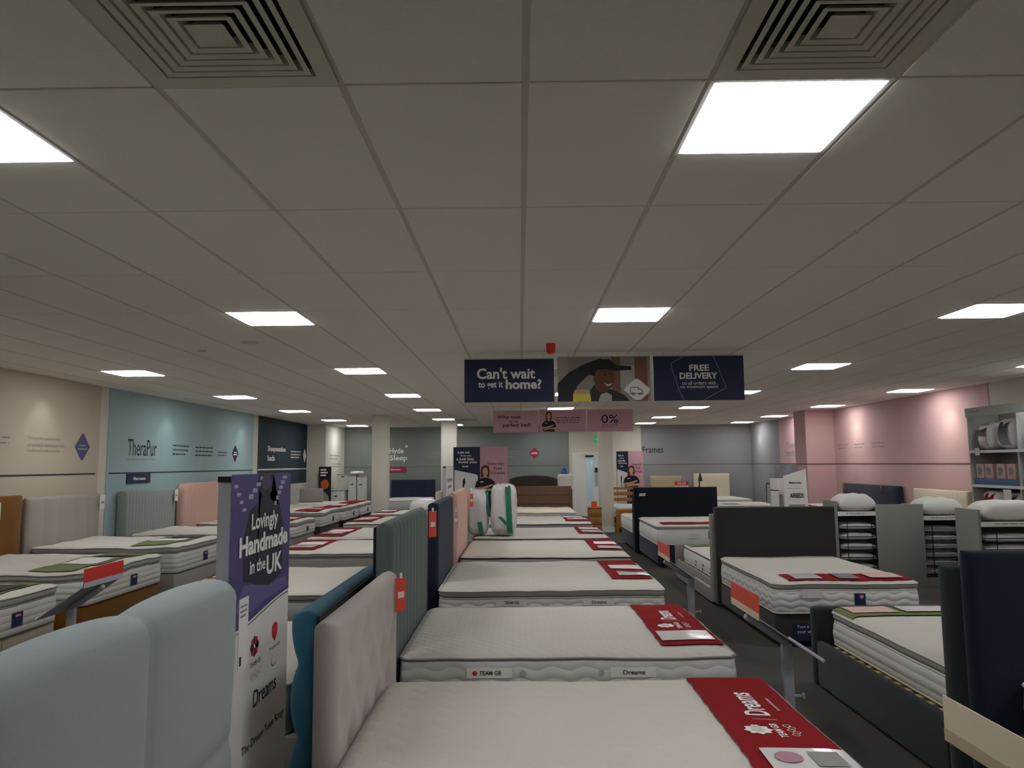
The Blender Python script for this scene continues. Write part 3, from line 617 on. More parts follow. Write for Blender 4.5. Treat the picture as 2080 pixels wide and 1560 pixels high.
# pale blue headboard by the banner
t = thing('headboard', 'tall pale blue headboard with wide overlapping padded panels', 'headboard', (-1.0, 1.78, 0))
def fblue(u, v, z):
    s = (u*3) % 1; w = math.sin(PI*min(1, max(0, s)))**.35 if 0 < s < 1 else 0
    g = 1-math.exp(-((z-.78)/.03)**2)
    return (.055*w-.02)*(.45+.55*g)
headboard(1.9, 1.32, .14, M_LBLUE, t, f=fblue, r=.06, ny=90, nz=50, top=lambda u: 1.295+.03*math.sin(PI*((u*3) % 1))**.5, squeeze=lambda z: 1-.02*math.exp(-((z-.85)/.12)**2), name='padded_panel')
t = thing('price_ticket', 'tall white swing ticket hanging on the pale blue headboard', 'price ticket', (-.975, 2.715, 1.24), 0, 'price tickets on headboards')
box('card', (0, .002, -.045, .045, -.24, 0), M_PAPER, t); blurb(Plane((.002, 0, 0), (0, 1, 0), (0, 0, 1)), -.035, .03, -.07, -.02, 3, M_TXTG, t, False); rects('barcode', Plane((.002, 0, 0), (0, 1, 0), (0, 0, 1)), [(-.035, -.02, -.225, -.195)], M_TXT, t, False)

# ------------------------------------------------------------------ beds along the beige and blue wall
XW = -6.16
def wbed(y, W, zt, zb, basem, label, nick, hb, L=1.86, seed=1, pillow=.07, side=M_SIDER, drawers=0, run=None, pipe=M_PIPEG, tags=True, leafs=()):
    bed(label, (XW, y), 0, L, W, zb, basem, hb, drawers=drawers)
    q = mattress('white pillow-top mattress on the bed with the %s' % nick, (XW+.005, y), 0, L, W, zb, zt, seed=seed, pillow=pillow, side=side, pipe=pipe, pipe2=M_PIPEG, amp=.021, res=1.3)
    if tags:
        pl = Plane((L+.004, 0, 0), (0, 1, 0), (0, 0, 1)); rects('sewn_label', pl, [(.06, .20, q.H*.2, q.H*.55)], M_NAVYP, q.t, False, h=.004); rects('sewn_label', pl, [(.10, .17, q.H*.44, q.H*.5)], M_PINKP, q.t, False, h=.006)
    if run: runner(q, nick, m=run[0], colour=run[1], x0=L-.62, x1=L-.14, leaf=leafs)
    return q
GL = [(1.3, 1.66, -.3, .1, WL, 'white leaflet'), (1.36, 1.7, .18, .5, mat('card_dark', '2c3329', .5), 'dark green leaflet')]
wbed(6.42, 1.45, .64, .30, M_STONE, 'divan bed with stone-coloured two-drawer base standing before the ochre bed', 'stone drawers', lambda t: headboard(1.6, 1.3, .09, M_STONE, t, r=.03, ny=12, nz=8), seed=31, drawers=2, run=(M_GREEN, 'green'), leafs=GL)
wbed(8.37, 1.62, .68, .34, M_OCHRE, 'divan bed upholstered in ochre along the beige wall', 'ochre headboard', lambda t: headboard(1.9, 1.37, .10, M_OCHRE, t, r=.02, ny=12, nz=8, yc=.1), seed=32, run=(M_GREEN, 'green'), leafs=GL)
wbed(10.28, 1.45, .72, .38, M_GREYF, 'divan bed with wide-channel grey headboard on the beige wall', 'wide-channel grey headboard', lambda t: headboard(1.66, 1.33, .12, M_GREYF, t, r=.05, f=flute(5, .03), ny=60, nz=10, yc=.1), seed=33, run=(M_GREEN, 'green'), leafs=GL)
wbed(12.75, 1.5, .66, .34, M_GREYG, 'divan bed with narrow-ribbed grey headboard on the blue wall', 'narrow-ribbed grey headboard', lambda t: headboard(1.7, 1.33, .16, M_GREYG, t, r=.03, f=flute(17, .012), ny=136, nz=8), seed=34)
def cut(u): d = min(u, 1-u)*1.76; return 1.40-.16*(1-ease(d, .16)) if d < .16 else 1.40
wbed(15.25, 1.5, .64, .34, M_TAUPE, 'divan bed with pink notched-corner headboard on the blue wall', 'pink notched headboard', lambda t: headboard(1.76, 1.40, .16, M_PINK, t, r=.03, yc=-.4, f=flute(13, .012), ny=104, nz=10, top=cut), seed=35, run=(M_RED, 'red'), leafs=[(1.3, 1.68, -.1, .3, WL, 'pale leaflet')])
wbed(17.35, 1.7, .71, .38, M_CHAR, 'divan bed with charcoal base on the slate wall', 'charcoal wall headboard', lambda t: headboard(1.7, 1.1, .1, M_CHAR, t, r=.03, ny=12, nz=8), seed=36, run=(M_RED, 'red'), leafs=[(1.3, 1.68, -.2, .3, M_PINKBOX, 'pink leaflet')])
q7 = wbed(19.5, 1.6, .68, .36, M_INK, 'divan bed with black base before the fire poster', 'ink blue wall headboard', lambda t: headboard(1.7, 1.0, .1, M_INK, t, r=.03, ny=12, nz=8), seed=37, run=(M_RED, 'red'), pipe=M_PIPEB, leafs=[(1.3, 1.68, -.2, .3, WL, 'pale leaflet')])
wbed(21.3, 1.5, .68, .36, M_INK, 'divan bed with plain grey headboard by the cream nib wall', 'plain grey slate-wall headboard', lambda t: headboard(1.9, 1.22, .12, M_GREYF, t, r=.02, ny=12, nz=8), seed=38, run=(M_RED, 'red'))
t = tag(box('bolster', (-.30, .30, -.07, .07, 0, .36), M_GREYF, r=.03), 'grey ribbed bolster tilted on the bed before the fire poster', 'bolster'); place(t, (-5.45, 19.9, .76), .25); t.rotation_euler = (-.35, 0, .25)

# ------------------------------------------------------------------ right-hand rows
def rbed(label, y, x0, W, rot, zb, zt, basem, hb, mlabel, L=1.88, kind='divan', **k):
    xc = x0+W/2; bed(label, (xc, y), rot, L, W, zb, basem, hb, kind=kind)
    return mattress(mlabel, (xc, y), rot, L, k.pop('mw', W), zb+(.0 if kind == 'divan' else -.03), zt, **k)
# charcoal headboard, foot to camera
q1 = rbed('divan bed with charcoal headboard and dark base by the aisle', 9.08, 2.33, 1.35, -PI/2, .30, .60, M_CHAR, lambda t: headboard(1.42, 1.17, .09, M_CHAR, t, r=.012, ny=10, nz=8), 'white pillow-top mattress under the charcoal headboard', L=1.9, pillow=.055, side=M_SIDEW, seed=41, res=1.6, amp=.008)
runner(q1, 'charcoal headboard', x0=1.56, x1=1.87, yl=-.52, yr=.62, leaf=[(1.6, 1.85, -.45, -.2, ML, 'clear sleeve'), (1.6, 1.85, -.05, .15, mat('card_slate', '4a4a4c', .4), 'dark folded card'), (1.58, 1.84, .25, .55, M_PINKBOX, 'pink leaflet')])
pl = Plane((q1.L+.005, 0, 0), (0, 1, 0), (0, 0, 1))
lb = rects('sewn_label', pl, [(.06, .16, .04, .19)], M_NAVYP, q1.t, False, h=.004); poly('emblem', pl, ell(.125, .16, .018, .018, 12), M_PINKP, lb, False, h=.006)
rects('guarantee_card', pl, [(-.42, -.24, .15, .23)], M_SLEEVE, q1.t, False, h=.01)
b1 = [o for o in bpy.data.objects if o.name.startswith('bed') and o.get('label', '').startswith('divan bed with charcoal headboard')][0]
pb = Plane((1.892, 0, 0), (0, 1, 0), (0, 0, 1)); lb = rects('fabric_tag', pb, [(-.50, -.28, .06, .22)], M_NAVYP, b1, False, h=.004); text('Turn it up', pb, -.47, -.31, .17, .20, M_TXTW, lb, False, h=.006); text('your way', pb, -.47, -.31, .12, .15, M_TXTW, lb, False, h=.006)
# taupe bed behind it, head to head
q15 = rbed('low taupe upholstered bed with tall slab headboard behind the charcoal one', 9.36, 2.32, 1.42, PI/2, .29, .50, M_TAUPE, lambda t: (headboard(1.5, 1.08, .12, M_TAUPE, t, r=.04, ny=10, nz=8), box('footboard', (2.04, 2.12, -.74, .74, .02, .50), M_TAUPE, t, r=.02)), 'white mattress with side logos in the low taupe bed', L=2.0, kind='rail', mw=1.28, side=M_PILLOW, seed=42, pipe=M_PIPEB)
runner(q15, 'taupe slab headboard', m=M_GREEN, colour='green', x0=1.62, x1=1.97, yr=.6)
for x in (.35, .75, 1.15):
    lb = rects('side_logo', Plane((0, q15.W/2+.006, 0), (-1, 0, 0), (0, 0, 1)), [(-x-.05, -x+.05, .085, .115)], M_TXTG, q15.t, False); rects('side_logo', Plane((0, q15.W/2+.006, 0), (-1, 0, 0), (0, 0, 1)), [(-x-.05, -x-.01, .035, .06)], M_TXT, q15.t, False)
# navy headboard, foot to camera
q2 = rbed('divan bed with broad midnight navy headboard down the aisle', 14.45, 2.22, 1.42, -PI/2, .36, .69, M_NAVY, lambda t: (headboard(1.58, 1.24, .1, M_INK, t, r=.012, ny=10, nz=8), rects('round_badge', Plane((.002, -.63, 1.09), (0, 1, 0), (0, 0, 1)), [(-.06, .06, -.01, .01), (-.05, .07, .02, .035)], M_TXTW, t, False)), 'white pillow-top mattress under the midnight navy headboard', L=1.92, pillow=.05, side=M_PILLOW, seed=43, res=1.2)
runner(q2, 'midnight navy headboard', x0=1.5, x1=1.86, yl=-.6, yr=.5)
pl = Plane((q2.L+.005, 0, 0), (0, 1, 0), (0, 0, 1)); lb = rects('sewn_label', pl, [(.12, .22, .10, .23)], M_PURP, q2.t, False, h=.004); rects('guarantee_card', pl, [(-.2, -.02, .11, .19)], M_SLEEVE, q2.t, False, h=.008)
q3 = rbed('navy divan bed backing the midnight navy headboard', 14.72, 2.17, 1.42, PI/2, .34, .62, M_NAVY, lambda t: headboard(1.48, 1.1, .1, M_NAVY, t, r=.02, ny=10, nz=8), 'white mattress behind the midnight navy headboard', seed=44, res=.6, side=M_PILLOW)
# dark green ottoman bed, head near the camera
def hb0(t):
    headboard(1.52, 1.14, .09, M_BOTTLE, t, r=.03, ny=10, nz=8); box('footboard', (1.79, 1.885, -.76, .76, .0, .585), M_BOTTLE, t, r=.035, seg=3)
q0 = rbed('dark green upholstered bed with slats showing and footboard', 4.20, 2.27, 1.46, PI/2, .345, .585, M_BOTTLE, hb0, 'white pillow-top mattress in the dark green bed', L=1.76, kind='rail', mw=1.28, pillow=.06, side=M_SIDER, seed=45, res=1.8, amp=.006)
runner(q0, 'dark green bed', m=M_GREEN, colour='green', x0=1.38, x1=1.73, yl=-.6, yr=.63, leaf=[(1.46, 1.72, .25, .58, M_PINKBOX, 'red and white leaflet'), (1.46, 1.74, -.15, .2, ML, 'clear sleeve'), (1.44, 1.7, -.58, -.2, M_PINKBOX, 'long pink leaflet')])
# navy headboard with cream rail bed, foot toward camera
t = bed('dark navy bed with big headboard at the photo edge', (3.18, 4.0), -PI/2, 1.9, 1.4, .34, M_NAVY, lambda t: headboard(1.72, 1.23, .11, M_INKN, t, r=.05, ny=16, nz=10, yc=-.02))
mattress('white mattress on the dark navy bed', (3.18, 3.99), -PI/2, 1.9, 1.38, .34, .61, seed=46, res=.8)
# price tickets on the spine
ticket('red price ticket hanging on the pale blush headboard corner', (-.655, 4.21, 1.09), .07, .18, M_ORANGE)
ticket('red price ticket hanging on the fluted green headboard corner', (-.685, 5.98, 1.34), .075, .2, M_ORANGE)
ticket('pink price ticket hanging on the tall navy headboard edge', (-.69, 8.20, 1.2), .06, .18, M_PINKBOX)
ticket('red price ticket hanging on the blush pink headboard corner', (-.67, 10.5, 1.3), .06, .18, M_ORANGE)
for y, lab in ((8.9, 'ochre'), (11.15, 'wide-channel grey'), (13.55, 'narrow-ribbed grey')): ticket('white price ticket hanging on the %s headboard' % lab, (XW+.04, y, 1.30), .12, .2, M_PAPER, 0, top=M_TXTG)

# ------------------------------------------------------------------ free-standing print totem
def totem(label, x, y0, y1, full=True, H=1.67):
    t = thing('banner_totem', label, 'banner', (x, (y0+y1)/2, 0))
    box('board', (x-.045, x, y0, y1, .03, H-.03), M_STEEL, t, True); box('top_cap', (x-.047, x-.002, y0-.002, y1+.002, H-.028, H-.006), M_BLKPL, t, True)
    box('floor_plate', (x-.2, x+.16, y0+.1, y1-.1, 0, .028), M_STEEL, t, True)
    W = y1-y0; pl = Plane((x, y0, 0), (0, 1, 0), (0, 0, 1))
    s = rects('printed_sheet', pl, [(0, W, .04, H)], M_PAPER, t, h=.003)
    if not full: 
        for rc in [(.15*W, .8*W, 1.45, 1.5), (.2*W, .7*W, 1.36, 1.4), (.3*W, .7*W, 1.2, 1.25)]: rects('text_line', pl, [rc], M_TXTG, s, h=.005)
        return t
    wave = [(k/12*W, 1.125+.03*math.sin((k/12-.5)*PI)) for k in range(13)]
    poly('purple_field', pl, wave+[(W, H), (0, H)], M_PURP, s, h=.004); outline('wave_line', pl, [(a, b-.012) for a, b in wave], .004, M_PURP, s, closed=False)
    poly('figure', pl, [(.14, 1.27), (.13, 1.42), (.2, 1.53), (.31, 1.562), (.325, 1.585), (.29, 1.605), (.275, 1.64), (.285, 1.668), (.465, 1.668), (.475, 1.64), (.455, 1.605), (.42, 1.585), (.435, 1.562), (.55, 1.53), (.62, 1.44), (.60, 1.24), (.45, 1.21), (.28, 1.235)], mat('print_plum', '262236', .5), s, h=.005)
    poly('face_print', pl, ell(.375, 1.635, .062, .032), mat('print_dusk', '4a3d5c', .5), s, h=.0056)
    poly('cloth', pl, [(.06, 1.16), (.14, 1.25), (.30, 1.24), (.45, 1.215), (.66, 1.22), (.69, 1.17), (.4, 1.16), (.25, 1.14)], mat('print_mauve', '675b90', .5), s, h=.0045)
    for rc in [(.30-.03*k-.012*k, .345-.03*k-.01*k, 1.645-.024*k, 1.658-.022*k) for k in range(4)]+[(.585-.02*k, .65-.028*k, 1.645-.022*k, 1.658-.021*k) for k in range(6)]+[(.02+.03*k, .06+.03*k, 1.62-.03*k, 1.632-.03*k) for k in range(4)]: rects('lamp_print', pl, [rc], mat('print_lilac', 'a89fbf', .5), s, h=.0055)
    text('Lovingly', pl, .21, .53, 1.435, 1.515, M_TXTW, s, h=.007, bold=.025); text('Handmade', pl, .085, .67, 1.36, 1.435, M_TXTW, s, h=.007, bold=.04); text('in', pl, .20, .252, 1.285, 1.335, M_TXTW, s, h=.007, bold=.02); text('the', pl, .275, .38, 1.285, 1.335, M_TXTW, s, h=.007, bold=.02); text('UK', pl, .395, .60, 1.255, 1.335, M_TXTW, s, h=.007, bold=.03)
    for k in range(9):
        a = PI*(.05+.24*k); c0 = (.285, 1.0); d = Vector((math.cos(a)*.042, math.sin(a)*.036, 0)); q = Vector((-d.y, d.x, 0))*.4
        poly('emblem', pl, [(c0[0]+d.x*.2, c0[1]+d.y*.2), (c0[0]+d.x*.8-q.x, c0[1]+d.y*.8-q.y), (c0[0]+d.x*1.15, c0[1]+d.y*1.15), (c0[0]+d.x*.8+q.x, c0[1]+d.y*.8+q.y)], M_REDP if k % 2 else M_NAVYP, s, h=.005)
    poly('shield_emblem', pl, [(.495, 1.03), (.53, 1.045), (.565, 1.03), (.56, .99), (.53, .965), (.50, .99)], M_REDP, s, h=.005)
    text('TEAM GB', pl, .235, .36, .925, .945, M_TXTG, s, h=.005, bold=.02); text('ParalympicsGB', pl, .46, .60, .935, .95, M_TXT, s, h=.005); outline('agito', pl, ell(.53, .89, .035, .025, 16, 2.2, 6.0), .006, M_TXTG, s, closed=False)
    for k in range(5): outline('ring', pl, ell(.255+.025*k, .893-(.010 if k % 2 else 0), .013, .011, 14), .003, M_TXTG, s)
    text('Dreams', pl, .285, .56, .765, .83, M_TXT, s, h=.005, bold=.005); blurb(pl, .30, .56, .715, .735, 1, M_TXTG, s, seed=41)
    text('The Dream Team Range', pl, .17, .68, .615, .655, M_TXT, s, h=.005, bold=.005); blurb(pl, .24, .60, .50, .58, 3, M_TXTG, s, seed=42)
    return t
totem('white and purple Lovingly Handmade in the UK banner board', -1.05, 2.76, 3.47)
totem('tall thin white display board by the tall cream headboard', -1.03, 10.6, 11.76, False, 1.68)

# ------------------------------------------------------------------ printed people on the signs
def woman(par, pl, cx, b0, s, world=True, h=.005):        # waist-up figure with crossed arms, s = height of figure
    P = lambda nm, pts, m, dh=0: poly(nm, pl, [(cx+a*s, b0+b*s) for a, b in pts], m, par, world, h=h+dh)
    P('hair', [(-.14, .52), (-.17, .74), (-.13, .93), (0, 1.0), (.12, .95), (.16, .78), (.13, .56), (.06, .60), (-.06, .60)], M_HAIR)
    P('neck', [(-.05, .48), (.05, .48), (.05, .64), (-.05, .64)], M_SKIN, .0006)
    P('face', [(.0+.092*math.cos(a*PI/8), .76+.135*math.sin(a*PI/8)) for a in range(16)], M_SKIN, .001)
    P('shirt', [(-.26, .0), (-.24, .2), (-.36, .24), (-.31, .42), (-.22, .51), (-.06, .56), (0, .50), (.06, .56), (.22, .51), (.31, .42), (.37, .24), (.25, .2), (.26, .0)], M_BLKP, .0012)
    P('forearm', [(-.37, .24), (-.30, .13), (-.05, .17), (.27, .30), (.25, .35), (-.08, .25), (-.27, .23)], M_SKIN, .0022); P('forearm', [(.38, .24), (.31, .10), (.05, .12), (-.24, .05), (-.26, .11), (0, .18), (.26, .20)], M_SKIN, .0026)
    P('name_badge', [(-.18, .40), (-.06, .41), (-.06, .44), (-.18, .43)], M_TXTW, .0022)
    for e in (-.035, .035): P('eye', [(e-.014, .775), (e+.014, .775), (e+.014, .787), (e-.014, .787)], M_HAIR, .0016)
    P('mouth', [(-.03, .70), (.03, .70), (.02, .688), (-.02, .688)], M_CRIM, .0016)

# ------------------------------------------------------------------ hanging signs
def hang(name, label, x0, x1, y, z0, z1, m, tilt=0):
    t = thing('hanging_sign', label, 'sign', ((x0+x1)/2, y, z0), 0, 'signs hung from the ceiling')
    b = box('board', (x0, x1, y, y+.012, z0, z1), m, t, True)
    for x in (x0+.12, x1-.12): tube('wire', [(x, y+.006, z1), (x, y+.006, CZ)], .002, M_STEEL, t, True, 6)
    box('top_rail', (x0, x1, y-.003, y+.015, z1-.004, z1+.008), M_STEEL, t, True)
    return b, Plane((x0, y, z0), (1, 0, 0), (0, 0, 1))
YS = 8.40
b, pl = hang('s', "navy hanging sign reading Can't wait to get it home?", -.61, .39, YS, 2.385, 2.87, M_NAVYP)
text("Can't wait", pl, .14, .79, .26, .385, M_TXTW, b, h=.003, bold=.025); text('to get it', pl, .155, .43, .14, .235, M_TXTW, b, h=.003, bold=.02); text('home?', pl, .46, .86, .145, .255, M_TXTW, b, h=.003, bold=.035)
b, pl = hang('s', 'hanging photo sign of a smiling delivery driver with van symbol', .43, 1.465, YS, 2.385, 2.885, M_GREYP)
rects('print_wall', pl, [(.60, .70, 0, .5), (.86, 1.0, 0, .5)], M_BRICKP, b, h=.0015); rects('print_window', pl, [(.70, .86, .15, .40)], mat('print_pale', 'a9a6a0', .6), b, h=.0015); rects('print_pale_left', pl, [(0, .12, .1, .5)], mat('print_stone', '9c958c', .6), b, h=.0015)
poly('print_sleeve', pl, [(.0, .0), (.0, .20), (.12, .32), (.30, .42), (.48, .48), (.56, .43), (.62, .36), (.50, .33), (.34, .29), (.22, .18), (.16, .0)], mat('print_coat', '2a2d31', .6, .3, 8), b, h=.0025)
poly('print_coat', pl, [(.36, 0), (.36, .12), (.42, .2), (.52, .14), (.62, .12), (.74, .07), (.8, 0)], mat('print_coat', '2a2d31'), b, h=.0028)
poly('print_face', pl, [(.43, .14), (.40, .24), (.41, .34), (.47, .41), (.57, .41), (.635, .34), (.64, .24), (.61, .17), (.55, .11), (.48, .10)], M_BROWNP, b, h=.0032)
poly('print_cap', pl, [(.36, .30), (.37, .40), (.46, .47), (.58, .47), (.66, .40), (.82, .39), (.83, .35), (.66, .34), (.55, .36), (.44, .35), (.41, .28)], mat('print_cap', '222326', .6, .2, 8), b, h=.0036)
for e in (.53, .60): poly('print_eye', pl, ell(e, .30, .014, .008, 10), M_BLKP, b, h=.0038)
poly('print_smile', pl, [(.52, .20), (.56, .185), (.61, .20), (.58, .175), (.55, .172)], M_TXTW, b, h=.0038)
poly('print_collar', pl, [(.45, 0), (.48, .08), (.54, .10), (.60, .07), (.60, 0)], mat('print_pale'  , 'a9a6a0'), b, h=.0034)
poly('print_vest', pl, [(.17, 0), (.17, .085), (.36, .085), (.37, 0)], M_YELP, b, h=.003); poly('print_hand', pl, [(.17, .085), (.19, .13), (.34, .13), (.36, .085)], M_SKIN, b, h=.003)
poly('white_diamond', pl, [(.73, .13), (.86, .01), (.92, .01), (1.02, .10), (1.02, .14), (.90, .245), (.86, .245)], M_TXTW, b, h=.0042)
outline('van_symbol', pl, [(.81, .08), (.81, .15), (.895, .15), (.895, .13), (.925, .13), (.945, .105), (.945, .08)], .007, M_TXT, b, h=.0055)
for a in (.84, .915): outline('van_wheel', pl, ell(a, .078, .014, .014, 12), .006, M_TXT, b, h=.0058)
b, pl = hang('s', 'navy hanging sign reading FREE DELIVERY', 1.50, 2.505, YS, 2.385, 2.885, M_NAVYP)
outline('diamond_line', pl, [(.34, .495), (.21, .425), (.195, .40), (.285, .10), (.33, .005)], .006, M_TXTG, b, closed=False); outline('diamond_line', pl, [(.67, .495), (.80, .16), (.79, .13), (.55, .005)], .006, M_TXTG, b, closed=False)
text('FREE', pl, .40, .62, .33, .40, M_TXTW, b, h=.003, bold=.03); text('DELIVERY', pl, .29, .71, .24, .31, M_TXTW, b, h=.003, bold=.03); text('on all orders with', pl, .315, .69, .175, .215, M_TXTW, b, h=.003); text('no minimum spend', pl, .295, .71, .125, .17, M_TXTW, b, h=.003)
YP = 16.5
b, pl = hang('s', 'pink hanging sign reading Why wait for the perfect bed?', -.57, .41, YP, 2.385, 2.85, M_PINKP)
M_PLUM = mat('print_plum2', '6b2f48', .5); text('Why wait', pl, .09, .60, .28, .37, M_PLUM, b, h=.003, bold=.03); text('for the', pl, .34, .55, .21, .26, M_PLUM, b, h=.003, bold=.02); text('perfect bed?', pl, .21, .82, .10, .20, M_PLUM, b, h=.003, bold=.03)
b, pl = hang('s', 'pink hanging sign with a woman in black with crossed arms', .44, 1.45, YP, 2.385, 2.865, M_PINKP)
woman(b, pl, .20, .01, .44); blurb(pl, .36, .92, .17, .33, 3, M_PLUM, b, seed=51)
b, pl = hang('s', 'pink hanging sign reading 0%', 1.475, 2.47, YP, 2.385, 2.86, M_PINKP)
text('0%', pl, .31, .68, .18, .37, M_NAVYP, b, h=.003, bold=.01); blurb(pl, .31, .68, .10, .16, 2, M_PURP, b, seed=52)

# ------------------------------------------------------------------ two-panel poster stands
def standee(label, x, y, w1, w2, H, rot):
    t = thing('poster_stand', label, 'poster stand', (x, y, 0), rot, 'two-panel poster stands')
    out = []
    for s, w, m in ((-1, w1, M_NAVYP), (1, w2, M_PINKP)):
        a = .30*(-s) if s < 0 else -.16       # both leaves fold back from the middle edge
        ca, sa = math.cos(a), math.sin(a); d = Vector((s*ca, abs(sa), 0))
        o = Vector((0, 0, 0)) if s > 0 else d*w; r = d if s > 0 else -d
        pl = Plane(o, r, (0, 0, 1)); p = rects('panel', pl, [(0, w, .06, H)], m, t, False, h=.012, t=.024); out.append((p, Plane(o+pl.n*.012, r, (0, 0, 1)), w))
        box('foot', (o.x+r.x*w*.5-.12, o.x+r.x*w*.5+.12, .0, .3, 0, .05), M_STEEL, t)
    (p, pl, w), (p2, pl2, w2) = out
    k = w/.50
    for i, (s, a0, a1, hh) in enumerate((('Let us', .17, .62, .085), ('find you', .28, .68, .07), ('a bed that', .12, .78, .095), ('loves you', .20, .88, .10), ('back', .34, .58, .07))): text(s, pl, a0*w, a1*w, H-.14-.075*i, H-.14-.075*i+hh*.62, M_TXTW, p, False, h=.003, bold=.03)
    poly('white_field', pl, [(.04*w, .06), (.04*w, H-.50), (.88*w, H-.60), (.93*w, H-.64), (.80*w, .06)], M_PAPER, p, False, h=.003)
    poly('sprig', pl, [(.34*w, H-1.0), (.38*w, H-.84), (.35*w, H-.74), (.43*w, H-.66), (.46*w, H-.76), (.41*w, H-.84), (.37*w, H-1.0)], M_TXT, p, False, h=.005)
    for i, (s, a0, a1) in enumerate((('Interest', .28, .88), ('Free', .5, .8), ('Credit', .40, .92))): text(s, pl2, a0*w2, a1*w2, H-.40-.10*i, H-.335-.10*i, M_PLUM, p2, False, h=.003, bold=.02)
    outline('arc_line', pl2, ell(.3*w2, H-1.0, .62*w2, .75, 20, .2, 1.3), .004, M_TXTW, p2, False, closed=False, h=.002)
    woman(p2, pl2, .19*w2, H-1.03, .64, False, h=.004)
    rects('trousers', pl2, [(.05*w2, .40*w2, .1, H-1.02)], M_BLKP, p2, False, h=.004)
    return t
standee('navy and pink poster stand behind the bagged duvets', -.87, 16.6, .62, .60, 2.08, 0)
standee('navy and pink poster stand beyond the midnight navy headboard', 3.05, 21.45, .34, .42, 2.03, -.12)

# ------------------------------------------------------------------ bagged duvets, pillow bags
def blob(name, dims, m, parent=None, n=2.6, bump=.03, seed=1, seg=28, rings=16, top=1, world=False, c=(0, 0, 0)):
    bm = bmesh.new(); R = []; sx, sy, sz = dims
    pw = lambda v, e: math.copysign(abs(v)**e, v)
    for j in range(rings+1):
        ph = -PI/2+PI*j/rings; row = []
        for i in range(seg):
            th = 2*PI*i/seg; x = pw(math.cos(ph), 2/n)*pw(math.cos(th), 2/n); y = pw(math.cos(ph), 2/n)*pw(math.sin(th), 2/n); z = pw(math.sin(ph), 2/n)
            q = 1+bump*noise.noise((x*2.5+seed*5, y*2.5, z*2.5+seed))
            row.append(bm.verts.new((c[0]+x*sx/2*q, c[1]+y*sy/2*q, c[2]+sz/2+z*sz/2*(q if z > 0 else 1))))
        R.append(row)
    for A, B in zip(R, R[1:]):
        for i in range(seg):
            try: bm.faces.new((A[i], A[(i+1) % seg], B[(i+1) % seg], B[i]))
            except ValueError: pass
    bmesh.ops.remove_doubles(bm, verts=bm.verts, dist=1e-5)
    return obj(name, bm, m, parent, world, True)
def duvet_bag(label, x, y, z, w, d, h, seed, ribs):
    t = thing('duvet_bag', label, 'duvet bag', (x, y, z), 0, 'bagged duvets with teal trim'); n = 4.5
    blob('bag', (w, d, h), M_BAG, t, n=n, bump=.10, seed=seed, seg=44, rings=24)
    for x0, x1, z0, z1, wd in ribs:                # straps follow the rounded front of the bag
        bm = bmesh.new(); A = []
        for k in range(15):
            f = k/14; xx = x0+(x1-x0)*f; zz = z0+(z1-z0)*f; e = min(.999, (abs(xx/(w/2))**n+abs((zz*h-h/2)/(h/2))**n)); yy = -d/2*(1-e)**(1/n)*1.035-.012
            A.append((bm.verts.new((xx-wd/2, yy, zz*h)), bm.verts.new((xx+wd/2, yy, zz*h))))
        for k in range(14): bm.faces.new((A[k][0], A[k][1], A[k+1][1], A[k+1][0]))
        bmesh.ops.solidify(bm, geom=bm.faces[:], thickness=.005); obj('teal_strap', bm, M_TEALR, t, smooth=True)
duvet_bag('bagged white duvet with teal trim against the pink headboard', -.62, 11.30, .674, .31, .42, .66, 3, ((.12, .15, .97, .42, .065), (.03, .06, .30, .02, .065)))
duvet_bag('bulging bagged white duvet with teal trim beside the first bag', -.24, 11.24, .674, .38, .46, .73, 8, ((.06, .09, .98, .04, .08), (-.06, .05, .38, .22, .06)))
o = blob('pillow_bag', (.55, .5, .42), M_BAG, None, n=2.8, bump=.12, seed=5); place(o, (-1.85, 14.75, .64)); tag(o, 'rounded white pillow in a clear bag on the grey-headboard bed', 'pillow bag')

# ------------------------------------------------------------------ price lecterns
def lectern(label, x, y0, y1, side, cardm, strip=M_CREAMP, zc=.755):     # header card in the plane x, tray falls toward side
    yc = (y0+y1)/2; t = thing('price_stand', label, 'price stand', (x+side*.26, yc, 0), 0, 'price stands at the bed ends')
    w = (y1-y0)/2; zt = zc-.19
    box('base_plate', (-.15, .15, -.16, .16, 0, .012), M_STEEL, t, r=.004); box('post', (-.035, .035, -.02, .02, .012, zt-.03), M_STEEL, t, r=.008)
    k = box('knob', (.035, .09, -.008, .008, .20, .212), M_STEEL, t); box('knob_head', (.09, .098, -.016, .016, .19, .222), M_STEEL, k)
    Rm = Matrix.Translation((0, 0, zt)) @ Matrix.Rotation(.60*side, 4, 'Y')
    def til(o): o.matrix_local = Rm; return o
    til(box('arm', (-.30 if side > 0 else -.04, .04 if side > 0 else .30, -.022, .022, -.05, -.004), M_STEEL, t, r=.018, seg=3))
    tr = til(box('tray', (-.31, .14, -w, w, 0, .006) if side > 0 else (-.14, .31, -w, w, 0, .006), M_STEEL, t)); box('stop_lip', (.132, .14, -w, w, .006, .022) if side > 0 else (-.14, -.132, -w, w, .006, .022), M_STEEL, tr)
    c = box('price_card', (-side*.26-.002, -side*.26+.002, -w, w, zc-.02, zc+.13), cardm, t); box('card_strip', (-side*.26-.0035, -side*.26+.0035, -w, w, zc-.021, zc+.022), strip, c)
    return t
lectern('price stand with red card at the foot of the fluted-headboard bed', 1.45, 4.75, 5.36, 1, M_ORANGE)
lectern('price stand with red card at the foot of the tall navy bed', 1.45, 7.52, 8.14, 1, M_ORANGE)
lectern('price stand with red card in the aisle by the beige wall', -3.48, 6.12, 6.72, -1, M_REDP, M_STEEL, .765)
